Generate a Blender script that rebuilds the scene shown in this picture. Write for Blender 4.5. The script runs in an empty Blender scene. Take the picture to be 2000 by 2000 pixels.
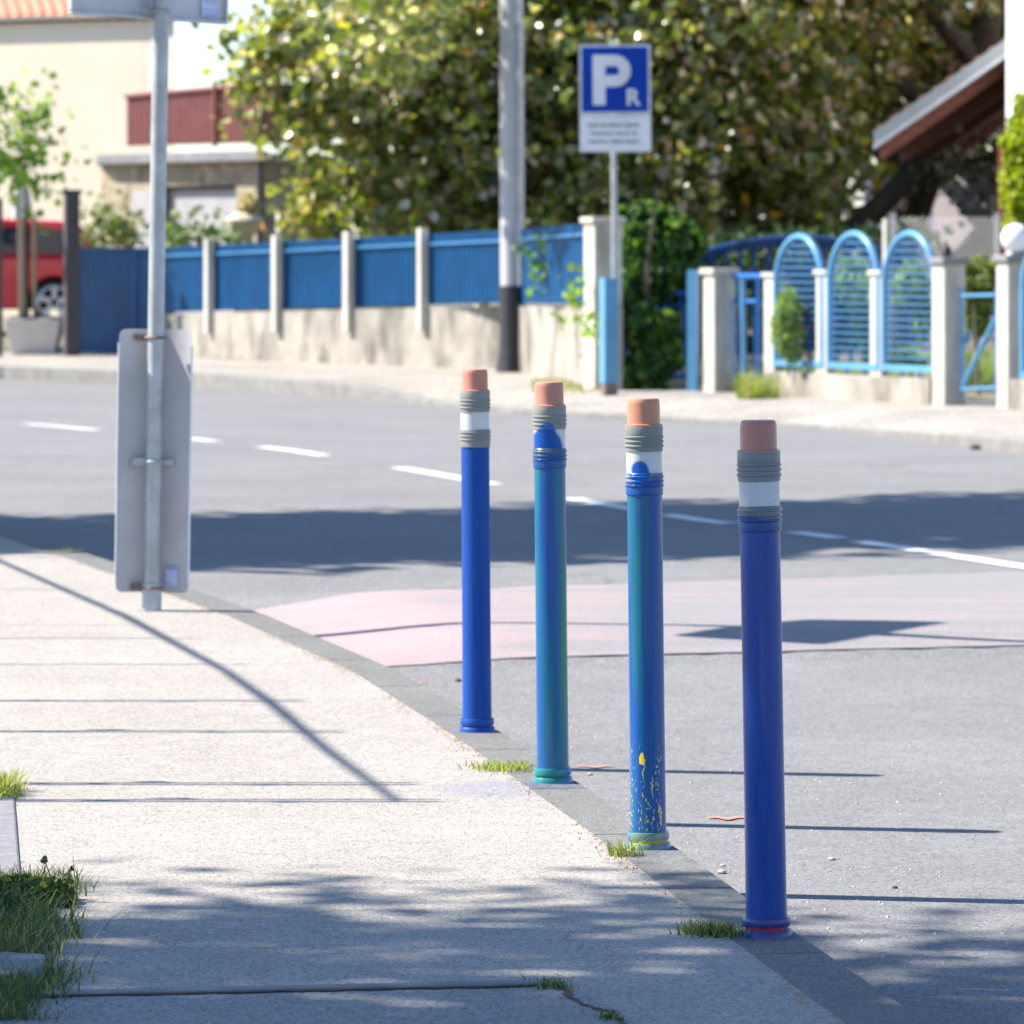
import bpy, math, random
import numpy as np
from mathutils import Vector, Matrix
random.seed(7); rng = np.random.default_rng(7)
S = bpy.context.scene
R = math.radians
CH = 1.333                                   # camera height
# ------------------------------------------------------------------ camera
cam = bpy.data.cameras.new('camera'); co = bpy.data.objects.new('camera', cam)
S.collection.objects.link(co); S.camera = co
co.location = (0, 0, CH); co.rotation_euler = (R(90), 0, 0)
cam.sensor_width = 36; cam.lens = 180; cam.shift_y = -0.2575
cam.clip_start = 0.1; cam.clip_end = 3000
cam.dof.use_dof = True; cam.dof.focus_distance = 10.8; cam.dof.aperture_fstop = 10.5
# ------------------------------------------------------------------ light
TS = Vector((-0.983, 0.185, 1.0)).normalized()            # towards the sun
w = bpy.data.worlds.new('World'); S.world = w; w.use_nodes = True
nt = w.node_tree; bg = nt.nodes['Background']
sky = nt.nodes.new('ShaderNodeTexSky'); sky.sky_type = 'NISHITA'; sky.sun_disc = False
sky.sun_elevation = math.asin(TS.z); sky.sun_rotation = math.atan2(TS.x, TS.y)
sky.air_density = 1.0; sky.dust_density = 0.3; sky.ozone_density = 5.5
nt.links.new(sky.outputs[0], bg.inputs[0]); bg.inputs[1].default_value = 0.108
sl = bpy.data.lights.new('sun', 'SUN'); so = bpy.data.objects.new('sun', sl); S.collection.objects.link(so)
sl.energy = 5.0; sl.angle = R(0.53); sl.color = (1.0, 0.935, 0.84)
so.rotation_euler = TS.to_track_quat('Z', 'Y').to_euler()
S.view_settings.view_transform = 'Standard'; S.view_settings.look = 'None'
S.view_settings.exposure = 1.30; S.view_settings.gamma = 1
S.render.engine = 'CYCLES'; S.cycles.max_bounces = 6

# ------------------------------------------------------------------ helpers
C = S.collection
def at(px, py, d): return Vector(((px-1000)*d/1e4, d, CH-(py-485)*d/1e4))
def lerp(a, b, t): return a+(b-a)*t
def sstep(a, b, x):
    t = min(1, max(0, (x-a)/(b-a))); return t*t*(3-2*t)
def interp(tab, v):                          # tab sorted by key
    if v <= tab[0][0]:
        (a, b), (c, d) = tab[0], tab[1]
    elif v >= tab[-1][0]:
        (a, b), (c, d) = tab[-2], tab[-1]
    else:
        for i in range(len(tab)-1):
            if tab[i][0] <= v <= tab[i+1][0]: (a, b), (c, d) = tab[i], tab[i+1]; break
    return b+(d-b)*(v-a)/(c-a)

class MB:
    def __init__(s): s.v = []; s.f = []
    def add(s, vs, fs):
        n = len(s.v); s.v += [tuple(p) for p in vs]; s.f += [tuple(i+n for i in f) for f in fs]; return s
    def box(s, c, sz, rz=0, m=None):
        c = Vector(c); hx, hy, hz = sz[0]/2, sz[1]/2, sz[2]/2
        rot = m if m is not None else Matrix.Rotation(rz, 3, 'Z')
        vs = [c+rot@Vector((x*hx, y*hy, z*hz)) for z in (-1, 1) for y in (-1, 1) for x in (-1, 1)]
        return s.add(vs, [(0,2,3,1),(4,5,7,6),(0,1,5,4),(1,3,7,5),(3,2,6,7),(2,0,4,6)])
    def prism(s, fp, z0, z1, z1b=None):
        n = len(fp); vs = [(p[0], p[1], z0 if not callable(z0) else z0(*p)) for p in fp]
        vs += [(p[0], p[1], z1 if not callable(z1) else z1(*p)) for p in fp]
        a = sum(fp[i][0]*fp[(i+1) % n][1]-fp[(i+1) % n][0]*fp[i][1] for i in range(n))
        fs = [tuple(range(n-1, -1, -1)), tuple(range(n, 2*n))]+[(i, (i+1) % n, (i+1) % n+n, i+n) for i in range(n)]
        if a < 0: fs = [f[::-1] for f in fs]
        return s.add(vs, fs)
    def tube(s, path, r, seg=10, cap=True):
        path = [Vector(p) for p in path]; rs = r if isinstance(r, (list, tuple)) else [r]*len(path)
        vs = []; fs = []; up = None
        for i, p in enumerate(path):
            t = (path[min(i+1, len(path)-1)]-path[max(i-1, 0)]).normalized()
            if up is None: up = Vector((0, 0, 1)) if abs(t.z) < .9 else Vector((1, 0, 0))
            a = t.cross(up).normalized(); b = a.cross(t).normalized(); up = b
            for k in range(seg):
                q = 2*math.pi*k/seg; vs.append(p+(a*math.cos(q)+b*math.sin(q))*rs[i])
        for i in range(len(path)-1):
            for k in range(seg):
                k2 = (k+1) % seg; fs.append((i*seg+k, i*seg+k2, (i+1)*seg+k2, (i+1)*seg+k))
        if cap: fs += [tuple(range(seg-1, -1, -1)), tuple(range((len(path)-1)*seg, len(path)*seg))]
        return s.add(vs, fs)
    def lathe(s, prof, c=(0, 0, 0), seg=40, cap=True):
        c = Vector(c); vs = []; fs = []
        for r, z in prof:
            for k in range(seg):
                q = 2*math.pi*k/seg; vs.append(c+Vector((r*math.cos(q), r*math.sin(q), z)))
        for i in range(len(prof)-1):
            for k in range(seg):
                k2 = (k+1) % seg; fs.append((i*seg+k, i*seg+k2, (i+1)*seg+k2, (i+1)*seg+k))
        if cap: fs += [tuple(range(seg-1, -1, -1)), tuple(range((len(prof)-1)*seg, len(prof)*seg))]
        return s.add(vs, fs)
    def build(s, name, mat, parent=None, smooth=False, origin=None, bevel=0):
        q = parent
        while q is not None and '_o' not in q: q = q.parent
        o0 = Vector(origin) if origin is not None else (q['_o'] if q is not None else Vector((0, 0, 0)))
        o0 = Vector(o0)
        me = bpy.data.meshes.new(name); me.from_pydata([tuple(Vector(p)-o0) for p in s.v], [], s.f); me.update()
        if smooth:
            me.polygons.foreach_set('use_smooth', [True]*len(me.polygons)); me.set_sharp_from_angle(angle=R(38))
        me.materials.append(mat)
        o = bpy.data.objects.new(name, me); C.objects.link(o)
        if parent is not None: o.parent = parent
        elif origin is not None: o.location = o0
        if bevel:
            b = o.modifiers.new('bevel', 'BEVEL'); b.width = bevel; b.segments = 2; b.limit_method = 'ANGLE'; b.angle_limit = R(40)
        return o
def tag(o, label=None, cat=None, group=None, kind=None):
    if label: o['label'] = label
    if cat: o['category'] = cat
    if group: o['group'] = group
    if kind: o['kind'] = kind
    return o
def thing(name, label, cat, loc=(0, 0, 0), group=None, world=True):
    o = bpy.data.objects.new(name, None); C.objects.link(o); o.location = loc; o.empty_display_size = .1
    if world: o['_o'] = tuple(loc)
    return tag(o, label, cat, group)
def struct(o): o['kind'] = 'structure'; return o

# ------------------------------------------------------------------ materials
def newmat(name):
    m = bpy.data.materials.new(name); m.use_nodes = True; t = m.node_tree
    return m, t, t.nodes['Principled BSDF']
def nd(t, typ, **kw):
    n = t.nodes.new(typ)
    for k, v in kw.items():
        if k.startswith('i_'):
            key = k[2:]; key = int(key) if key.isdigit() else key.replace('_', ' ')
            n.inputs[key].default_value = v
        else: setattr(n, k, v)
    return n
def coord(t, scale=(1, 1, 1), loc=(0, 0, 0)):
    tc = nd(t, 'ShaderNodeTexCoord'); mp = nd(t, 'ShaderNodeMapping')
    mp.inputs['Scale'].default_value = scale; mp.inputs['Location'].default_value = loc
    t.links.new(tc.outputs['Object'], mp.inputs[0]); return mp.outputs[0]
def noise(t, vec, scale, detail=3, rough=.55):
    n = nd(t, 'ShaderNodeTexNoise'); n.inputs['Scale'].default_value = scale
    n.inputs['Detail'].default_value = detail; n.inputs['Roughness'].default_value = rough
    t.links.new(vec, n.inputs['Vector']); return n.outputs['Fac']
def ramp(t, fac, stops):
    n = nd(t, 'ShaderNodeValToRGB'); e = n.color_ramp.elements
    while len(e) < len(stops): e.new(.5)
    for el, (p, c) in zip(e, stops):
        el.position = p; el.color = (*c, 1) if isinstance(c, tuple) else (c, c, c, 1)
    t.links.new(fac, n.inputs[0]); return n.outputs[0]
def mix(t, fac, a, b, mode='MIX'):
    n = nd(t, 'ShaderNodeMix', data_type='RGBA', blend_type=mode)
    for sock, v in ((n.inputs[0], fac), (n.inputs[6], a), (n.inputs[7], b)):
        if isinstance(v, (int, float)): sock.default_value = v
        elif isinstance(v, tuple): sock.default_value = (*v, 1)
        else: t.links.new(v, sock)
    return n.outputs[2]
def mth(t, op, a, b=None, c=None, clamp=False):
    n = nd(t, 'ShaderNodeMath', operation=op, use_clamp=clamp)
    for i, v in enumerate((a, b, c)):
        if v is None: continue
        if isinstance(v, (int, float)): n.inputs[i].default_value = v
        else: t.links.new(v, n.inputs[i])
    return n.outputs[0]
def mrange(t, v, a, b, c=0, d=1):
    n = nd(t, 'ShaderNodeMapRange', interpolation_type='SMOOTHSTEP'); t.links.new(v, n.inputs[0])
    for i, x in enumerate((a, b, c, d)): n.inputs[i+1].default_value = x
    return n.outputs[0]
def sep(t, vec):
    n = nd(t, 'ShaderNodeSeparateXYZ'); t.links.new(vec, n.inputs[0]); return n.outputs
def bump(t, p, h, strength=.3, dist=.01):
    b = nd(t, 'ShaderNodeBump'); b.inputs['Strength'].default_value = strength; b.inputs['Distance'].default_value = dist
    t.links.new(h, b.inputs['Height']); t.links.new(b.outputs[0], p.inputs['Normal'])
def mottled(name, a, b, scale=3, rough=.8, bs=.15, fine=60, bd=.004, stretch=(1, 1, 1), metal=0, spec=.4, dirt=None):
    m, t, p = newmat(name); v = coord(t, stretch)
    col = mix(t, ramp(t, noise(t, v, scale, 5, .6), [(.3, 0.), (.7, 1.)]), a, b)
    if dirt:
        col = mix(t, ramp(t, noise(t, coord(t, (1, 1, .35), (3, 5, 1)), dirt[1], 6, .65), [(.5, 0.), (.68, dirt[2])]), col, dirt[0])
    t.links.new(col, p.inputs['Base Color'])
    p.inputs['Roughness'].default_value = rough; p.inputs['Metallic'].default_value = metal
    p.inputs['Specular IOR Level'].default_value = spec
    if 'sheet' in name: p.inputs['Specular IOR Level'].default_value = .2
    if bs: bump(t, p, noise(t, v, fine, 3), bs, bd)
    return m
def plain(name, c, rough=.6, metal=0, coat=0):
    c2 = tuple(min(1, x*1.15) for x in c); c1 = tuple(x*.88 for x in c)
    m = mottled(name, c1, c2, 2.5, rough, .05, 40, .002, metal=metal)
    m.node_tree.nodes['Principled BSDF'].inputs['Coat Weight'].default_value = coat
    return m
def grain(name, lo, mid, hi, sc=150, patch=(.85, 1.1), bs=.6, bd=.004, spray=(), speck=None, rough=.88, crack=0):
    """aggregate surface: dark pits, mid binder, pale stones"""
    m, t, p = newmat(name); v = coord(t)
    f = noise(t, coord(t, (1, .6, 1)), sc, 2, .7)
    col = ramp(t, f, [(.32, lo), (.46, mid), (.58, mid), (.72, hi)])
    vo = nd(t, 'ShaderNodeTexVoronoi'); vo.inputs['Scale'].default_value = sc*.8; t.links.new(coord(t, (1, .45, 1)), vo.inputs['Vector'])
    sepc = sep(t, vo.outputs['Color'])
    col = mix(t, .55, col, mix(t, 1.0, col, ramp(t, sepc[0], [(0., .35), (.3, .92), (.8, 1.06), (1., 1.45)]), 'MULTIPLY'))
    big = noise(t, v, .8, 6, .6)
    col = mix(t, 1.0, col, ramp(t, big, [(.3, patch[0]), (.7, patch[1])]), 'MULTIPLY')
    mid2 = noise(t, coord(t, (1, 1, 1), (9, 2, 0)), 9, 4, .65)
    col = mix(t, 1.0, col, ramp(t, mid2, [(.3, .9), (.7, 1.07)]), 'MULTIPLY')
    if speck:
        v2 = nd(t, 'ShaderNodeTexVoronoi'); v2.inputs['Scale'].default_value = 14; t.links.new(v, v2.inputs['Vector'])
        col = mix(t, ramp(t, v2.outputs['Distance'], [(.05, .8), (.085, 0.)]), col, speck)
    if crack:
        cv = nd(t, 'ShaderNodeTexVoronoi', feature='DISTANCE_TO_EDGE'); cv.inputs['Scale'].default_value = crack
        wv = nd(t, 'ShaderNodeVectorMath', operation='ADD'); t.links.new(v, wv.inputs[0])
        nn = nd(t, 'ShaderNodeTexNoise'); nn.inputs['Scale'].default_value = 4; nn.inputs['Detail'].default_value = 5; t.links.new(v, nn.inputs['Vector'])
        t.links.new(nn.outputs['Color'], wv.inputs[1]); t.links.new(wv.outputs[0], cv.inputs['Vector'])
        ck = ramp(t, cv.outputs['Distance'], [(.0, .55), (.008, 0.)])
        msk = ramp(t, noise(t, v, .35, 2), [(.52, 0.), (.6, 1.)])
        col = mix(t, mth(t, 'MULTIPLY', ck, msk), col, (.05, .05, .05))
    for (x, y, rx, ry, c, amt) in spray:
        s_ = sep(t, v)
        dx = mth(t, 'DIVIDE', mth(t, 'SUBTRACT', s_[0], x), rx); dy = mth(t, 'DIVIDE', mth(t, 'SUBTRACT', s_[1], y), ry)
        dd = mth(t, 'ADD', mth(t, 'MULTIPLY', dx, dx), mth(t, 'MULTIPLY', dy, dy))
        fm = mrange(t, dd, 0, 1, amt, 0)
        fm = mth(t, 'MULTIPLY', fm, ramp(t, noise(t, v, 60, 2), [(.35, .1), (.6, 1.)]))
        col = mix(t, fm, col, c)
    t.links.new(col, p.inputs['Base Color']); p.inputs['Roughness'].default_value = rough; p.inputs['Specular IOR Level'].default_value = .25
    bump(t, p, f, bs, bd)
    return m

BLUE = (.008, .075, .42)
M = {}
M['pave'] = grain('pavement_asphalt', (.18, .17, .155), (.355, .327, .297), (.44, .41, .375), 230, (.90, 1.05), .55, .004,
                  spray=[(.0, 12.62, .24, .28, (.12, .14, .27), .5)])
M['pave2'] = grain('patch_asphalt', (.13, .125, .12), (.29, .275, .265), (.36, .34, .32), 200, (.85, 1.05), .3, .003)
M['strip'] = mottled('strip_concrete', (.16, .165, .16), (.24, .245, .235), 12, .85, .2, 120, .002)
M['seam'] = mottled('dark_seam_and_lip_shadow', (.05, .035, .03), (.11, .075, .065), 30, .95, .3, 120, .003)
M['kerb'] = mottled('kerb_concrete', (.16, .155, .145), (.24, .23, .21), 5, .85, .25, 160, .003, dirt=((.13, .125, .12), 14, .5))
M['kerb_spray'] = grain('kerb_concrete_speckled', (.11, .11, .107), (.175, .173, .165), (.225, .222, .21), 260, (.85, 1.08), .25, .002,
    spray=[(.09, 12.70, .13, .13, (.02, .04, .18), .5), (.31, 11.32, .11, .10, (.02, .04, .18), .35), (.49, 9.89, .10, .09, (.015, .03, .16), .6)])
M['road'] = grain('road_asphalt', (.105, .103, .104), (.205, .202, .203), (.28, .275, .275), 210, (.88, 1.06), .4, .003, speck=(.34, .33, .31), crack=.25)
M['far_pave'] = grain('far_pavement', (.22, .20, .175), (.36, .33, .29), (.42, .39, .35), 40, (.72, 1.1), .3, .004)
M['yard'] = grain('yard_soil', (.10, .09, .06), (.19, .175, .12), (.25, .23, .17), 30, (.7, 1.2), .5, .02)
M['earth'] = grain('garden_soil', (.06, .05, .035), (.13, .11, .08), (.2, .18, .14), 60, (.8, 1.1), .7, .01)
M['white_paint'] = mottled('road_line_paint', (.62, .62, .6), (.8, .8, .79), 30, .7, .3, 140, .003, dirt=((.3, .3, .3), 25, .6))
# worn pink paint
def pinkmat():
    m, t, p = newmat('worn_pink_paint'); v = coord(t)
    f = noise(t, v, 140, 2, .7)
    asp = ramp(t, f, [(.3, (.12, .115, .115)), (.5, (.22, .21, .21)), (.72, (.3, .29, .29))])
    pk = ramp(t, f, [(.3, (.25, .155, .16)), (.5, (.37, .265, .27)), (.72, (.44, .34, .34))])
    wv = noise(t, coord(t, (.45, 2.2, 1)), 2.2, 9, .75)
    s_ = sep(t, v)
    lft = mrange(t, s_[0], -1.2, .9, .22, -.06)
    k = ramp(t, mth(t, 'ADD', wv, lft), [(.42, .0), (.70, .85)])
    t.links.new(mix(t, k, asp, pk), p.inputs['Base Color']); p.inputs['Roughness'].default_value = .85
    bump(t, p, f, .4, .004); return m
M['pink'] = pinkmat()
M['orange_mark'] = mottled('orange_spray_mark', (.6, .2, .12), (.35, .25, .22), 60, .8, .3, 140, .003)

# bollard materials (object space: x lateral, -y towards the viewer, z up)
def bollard_body(name, base, cols, rough, splat=False, coat=.6):
    m, t, p = newmat(name); v = coord(t, (14, 14, 1.6)); col = base
    for i, (c, lo, hi, off, am) in enumerate(cols):
        n_ = noise(t, coord(t, (13, 13, 1.3), off), 1.0, 3, .5)
        col = mix(t, ramp(t, n_, [(lo, 0.), (hi, am)]), col, c)
    if splat:
        vv = coord(t)
        nz_ = nd(t, 'ShaderNodeTexNoise'); nz_.inputs['Scale'].default_value = 70; nz_.inputs['Detail'].default_value = 3; t.links.new(vv, nz_.inputs['Vector'])
        va = nd(t, 'ShaderNodeVectorMath', operation='MULTIPLY_ADD'); t.links.new(nz_.outputs['Color'], va.inputs[0]); va.inputs[1].default_value = (.016, 0, .03); t.links.new(vv, va.inputs[2])
        vb = nd(t, 'ShaderNodeVectorMath', operation='SUBTRACT'); t.links.new(va.outputs[0], vb.inputs[0]); vb.inputs[1].default_value = (.008, 0, .015); vv = vb.outputs[0]
        s_ = sep(t, vv); front = mrange(t, s_[1], -.001, -.012, 0, 1)
        vo = nd(t, 'ShaderNodeTexVoronoi'); vo.inputs['Scale'].default_value = 1
        mp_ = nd(t, 'ShaderNodeMapping'); mp_.inputs['Scale'].default_value = (210, 210, 75); t.links.new(vv, mp_.inputs[0]); t.links.new(mp_.outputs[0], vo.inputs['Vector'])
        sp = ramp(t, vo.outputs['Distance'], [(.24, 1.), (.32, 0.)])
        big = ramp(t, noise(t, coord(t, (38, 38, 12), (1, 0, 4)), 1, 2), [(.50, 0.), (.58, 1.)])
        zm = mth(t, 'MULTIPLY', mrange(t, s_[2], .245, .18, 0, 1), mrange(t, s_[2], .03, .06, .4, 1))
        k = mth(t, 'MULTIPLY', mth(t, 'MULTIPLY', sp, big), mth(t, 'MULTIPLY', zm, front))
        col = mix(t, k, col, (.75, .55, .02))
        dx = mth(t, 'DIVIDE', mth(t, 'ADD', s_[0], .013), .0075); dz = mth(t, 'DIVIDE', mth(t, 'SUBTRACT', s_[2], .205), .02)
        dd = mth(t, 'ADD', mth(t, 'MULTIPLY', dx, dx), mth(t, 'MULTIPLY', dz, dz))
        dd = mth(t, 'ADD', dd, mth(t, 'MULTIPLY', noise(t, coord(t), 120, 2), 1.0))
        col = mix(t, mth(t, 'MULTIPLY', mrange(t, dd, 1.15, 1.0, 0, 1), front), col, (.85, .62, .01))
        for (x0, z0, w_, h_) in ((-.009, .17, .0012, .03), (.024, .09, .002, .022), (.028, .075, .0018, .03), (.008, .15, .0012, .016), (.010, .13, .0013, .018)):
            dx = mth(t, 'DIVIDE', mth(t, 'SUBTRACT', s_[0], x0), w_); dz = mth(t, 'DIVIDE', mth(t, 'SUBTRACT', s_[2], z0), h_)
            dd = mth(t, 'ADD', mth(t, 'MULTIPLY', dx, dx), mth(t, 'MULTIPLY', dz, dz))
            dd = mth(t, 'ADD', dd, mth(t, 'MULTIPLY', noise(t, coord(t), 240, 2), 1.1))
            col = mix(t, mth(t, 'MULTIPLY', mrange(t, dd, 1.2, 1.0, 0, .95), front), col, (.8, .58, .03))
    t.links.new(col, p.inputs['Base Color']) if not isinstance(col, tuple) else None
    if isinstance(col, tuple): p.inputs['Base Color'].default_value = (*col, 1)
    p.inputs['Roughness'].default_value = rough; p.inputs['Specular IOR Level'].default_value = .3; p.inputs['Coat Weight'].default_value = coat*.6; p.inputs['Coat Roughness'].default_value = .05
    bn = mth(t, 'ADD', mth(t, 'MULTIPLY', noise(t, coord(t, (1, 1, .12)), 22, 2), 2.5), noise(t, coord(t, (1, 1, .5)), 160, 3))
    bump(t, p, bn, .10, .004)
    sc_ = noise(t, coord(t, (90, 90, 4), (5, 1, 7)), 1, 4, .7)
    rr = ramp(t, sc_, [(.4, rough), (.62, min(1, rough+.28))]); t.links.new(rr, p.inputs['Roughness'])
    if not isinstance(col, tuple):
        zz = sep(t, coord(t)); g_ = ramp(t, noise(t, coord(t, (60, 60, 16), (2, 2, 2)), 1, 5, .75), [(.60, 0.), (.70, .55)])
        g_ = mth(t, 'MULTIPLY', g_, mrange(t, zz[2], .30, .05, .25, 1)); t.links.new(mix(t, g_, col, (.12, .12, .13)), p.inputs['Base Color'])
    return m
def sprayed(name, base, spots, rough=.45, honey=False, zgrad=None, coat=0.):
    m, t, p = newmat(name); v = coord(t); s_ = sep(t, v); col = base
    if honey:
        vo = nd(t, 'ShaderNodeTexVoronoi', feature='DISTANCE_TO_EDGE'); vo.inputs['Scale'].default_value = 210; t.links.new(v, vo.inputs['Vector'])
        col = mix(t, ramp(t, vo.outputs['Distance'], [(.03, 0.), (.15, 1.)]), tuple(x*.86 for x in base), base)
        b_ = noise(t, v, 30, 2); col = mix(t, 1., col, ramp(t, b_, [(.3, .93), (.7, 1.05)]), 'MULTIPLY')
    else:
        col = mix(t, noise(t, v, 35, 4), tuple(x*.88 for x in base), tuple(min(1, x*1.1) for x in base))
    if zgrad:
        zn = mth(t, 'ADD', s_[2], mth(t, 'MULTIPLY', mth(t, 'SUBTRACT', noise(t, v, 28, 3), .5), .03))
        zn = mth(t, 'ADD', zn, mth(t, 'MULTIPLY', s_[0], zgrad[3]))
        col = mix(t, mrange(t, zn, zgrad[0], zgrad[1], 0, 1), col, zgrad[2])
    front = mrange(t, s_[1], .01, -.01, 0, 1)
    for (x0, z0, rx, rz, c) in spots:
        dx = mth(t, 'DIVIDE', mth(t, 'SUBTRACT', s_[0], x0), rx); dz = mth(t, 'DIVIDE', mth(t, 'SUBTRACT', s_[2], z0), rz)
        dd = mth(t, 'ADD', mth(t, 'MULTIPLY', dx, dx), mth(t, 'MULTIPLY', dz, dz))
        col = mix(t, mth(t, 'MULTIPLY', mrange(t, dd, 1.25, .55, 0, 1), front), col, c)
    t.links.new(col, p.inputs['Base Color']); p.inputs['Roughness'].default_value = rough; p.inputs['Coat Weight'].default_value = coat*.4; p.inputs['Specular IOR Level'].default_value = .3
    p.inputs['Coat Roughness'].default_value = .2
    bump(t, p, noise(t, v, 60, 2), .03, .001)
    return m
M['galv'] = mottled('galvanised_steel', (.34, .36, .37), (.48, .50, .51), 18, .48, .1, 90, .002, metal=.35, dirt=((.25, .24, .23), 10, .4))
M['sign_back'] = mottled('sign_back_aluminium', (.46, .45, .47), (.56, .55, .57), 5, .55, .05, 60, .002, metal=.1, dirt=((.36, .34, .33), 7, .35))
M['sign_edge'] = plain('sign_white_edge', (.72, .72, .72), .5)
M['rust'] = plain('rusty_clamp', (.2, .15, .13), .7, .3)
M['sticker'] = mottled('blue_white_sticker', (.65, .68, .8), (.25, .32, .65), 28, .5, 0, stretch=(.2, .2, 2))
M['sign_blue'] = plain('sign_blue_sheeting', (.0, .040, .33), .6)
M['sign_white'] = plain('sign_white_sheeting', (.70, .69, .70), .4)
M['ink'] = plain('dark_ink', (.05, .05, .06), .6)
M['conc_pole'] = mottled('pale_spun_concrete', (.38, .375, .40), (.48, .47, .49), 6, .8, .2, 50, .004, dirt=((.4, .38, .36), 5, .5), stretch=(1, 1, .3))
M['black_paint'] = mottled('black_tar_paint', (.015, .015, .018), (.035, .033, .035), 8, .5, .2, 60, .004)
M['wallc'] = mottled('weathered_retaining_wall', (.23, .212, .18), (.40, .37, .32), 2.2, .9, .4, 30, .01, dirt=((.10, .09, .075), 2.2, .95))
M['cream'] = mottled('cream_render', (.46, .43, .37), (.56, .53, .47), 3, .85, .2, 40, .005, dirt=((.24, .20, .14), 2.6, .7))
M['cap'] = mottled('stone_cap', (.42, .38, .33), (.52, .47, .41), 6, .85, .2, 40, .004)
def corrug(name, c, pitch, stretch_axis=(1, 1, 0)):
    m = mottled(name, tuple(x*.78 for x in c), tuple(x*1.12 for x in c), 3, .45, 0, dirt=(tuple(x*.6+.004 for x in c), 4, .5))
    return m
M['blue_sheet'] = corrug('blue_sheet_metal', (.004, .070, .19), .1)
M['blue_trim'] = plain('blue_trim_reflection', (.05, .20, .38), .5)  # paler than the sheet, painting in the reflection along the top rail
M['blue_tube'] = plain('sky_blue_tube', (.09, .27, .46), .35)
M['blue_slat'] = plain('sky_blue_slat', (.025, .11, .24), .5)
M['blue_mid'] = plain('bright_blue_steel', (.012, .12, .36), .45)
M['blue_dark'] = plain('dark_blue_steel', (.008, .045, .16), .45)
M['wood_dark'] = mottled('weathered_dark_wood', (.05, .045, .05), (.09, .08, .085), 8, .8, .3, 60, .004, stretch=(4, 4, .4))
M['stake'] = mottled('pine_stake', (.30, .22, .14), (.40, .30, .2), 8, .8, .2, 60, .004, stretch=(4, 4, .4))
M['bark'] = mottled('tree_bark', (.045, .035, .028), (.09, .07, .055), 10, .9, .8, 22, .03, stretch=(1, 1, .3))
M['house'] = mottled('house_cream_render', (.70, .61, .46), (.76, .67, .52), .8, .9, .2, 30, .006)
M['house_trim'] = plain('house_pale_corner', (.70, .62, .50), .85)
M['stone'] = mottled('rubble_stone_wall', (.22, .18, .12), (.46, .39, .28), 4, .9, .9, 6, .06, dirt=((.12, .10, .07), 5, .6))
M['slab'] = mottled('grey_slab_edge', (.16, .16, .17), (.24, .24, .24), 3, .85, .2, 30, .005)
M['shutter'] = plain('grey_roller_shutter', (.34, .33, .34), .6)
M['brownsheet'] = plain('brown_sheet_metal', (.23, .09, .085), .5)
M['tile'] = mottled('clay_roof_tile', (.42, .15, .08), (.6, .25, .15), 8, .8, .3, 30, .01)
M['brown'] = mottled('brown_stained_timber', (.20, .075, .055), (.30, .12, .09), 3, .7, .2, 30, .004, stretch=(4, .3, 4))
M['fascia'] = plain('grey_metal_fascia', (.33, .34, .34), .5)
M['whitewall'] = mottled('white_render', (.74, .74, .76), (.8, .8, .82), 1, .9, .15, 30, .004)
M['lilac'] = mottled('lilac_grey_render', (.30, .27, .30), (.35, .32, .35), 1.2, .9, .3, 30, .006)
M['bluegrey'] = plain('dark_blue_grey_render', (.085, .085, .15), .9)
M['globe'] = plain('opal_globe', (.85, .85, .85), .25)
M['red'] = plain('red_car_paint', (.62, .006, .025), .3, 0, 1.0)
M['glass'] = plain('dark_car_glass', (.02, .02, .05), .06, 0, .5)
M['tyre'] = plain('tyre_rubber', (.02, .02, .02), .8)
M['rim'] = plain('alloy_rim', (.55, .56, .6), .3, .6)
M['planter'] = mottled('planter_concrete', (.55, .49, .45), (.62, .56, .52), 4, .85, .2, 40, .004)
M['cloth'] = plain('white_canvas', (.72, .70, .68), .8)
M['urnst'] = mottled('pale_carved_stone', (.55, .47, .36), (.66, .58, .46), 9, .85, .5, 30, .02)
M['grey_stone'] = mottled('grey_stone', (.16, .155, .16), (.24, .235, .24), 20, .9, .4, 60, .01)
M['cable'] = plain('black_cable', (.02, .02, .02), .6)
M['mesh_wire'] = plain('grey_wire', (.35, .35, .37), .5, .5)
M['rosso'] = plain('red_brown_post', (.2, .05, .04), .7)
M['leaf_dry'] = plain('dry_leaf', (.5, .16, .05), .7)
M['pebble'] = mottled('pebble', (.28, .26, .23), (.46, .43, .4), 40, .85, .2, 80, .003)
def leafmat(name, rough=.38, trans=.35, spec=.5):
    m, t, p = newmat(name)
    a = nd(t, 'ShaderNodeAttribute', attribute_name='tone')
    t.links.new(a.outputs['Color'], p.inputs['Base Color']); p.inputs['Roughness'].default_value = rough
    p.inputs['Specular IOR Level'].default_value = spec
    tr = nd(t, 'ShaderNodeBsdfTranslucent')
    t.links.new(mix(t, 1., a.outputs['Color'], (1.5, 1.7, .5), 'MULTIPLY'), tr.inputs[0])
    ms = nd(t, 'ShaderNodeMixShader'); ms.inputs[0].default_value = trans
    t.links.new(p.outputs[0], ms.inputs[1]); t.links.new(tr.outputs[0], ms.inputs[2])
    t.links.new(ms.outputs[0], t.nodes['Material Output'].inputs[0]); return m
M['leaf'] = leafmat('tree_leaf', .26, .36, .8)
M['leaf_matt'] = leafmat('shrub_leaf', .55, .35, .35)
M['grass'] = leafmat('grass_blade', .5, .35, .3)

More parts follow.
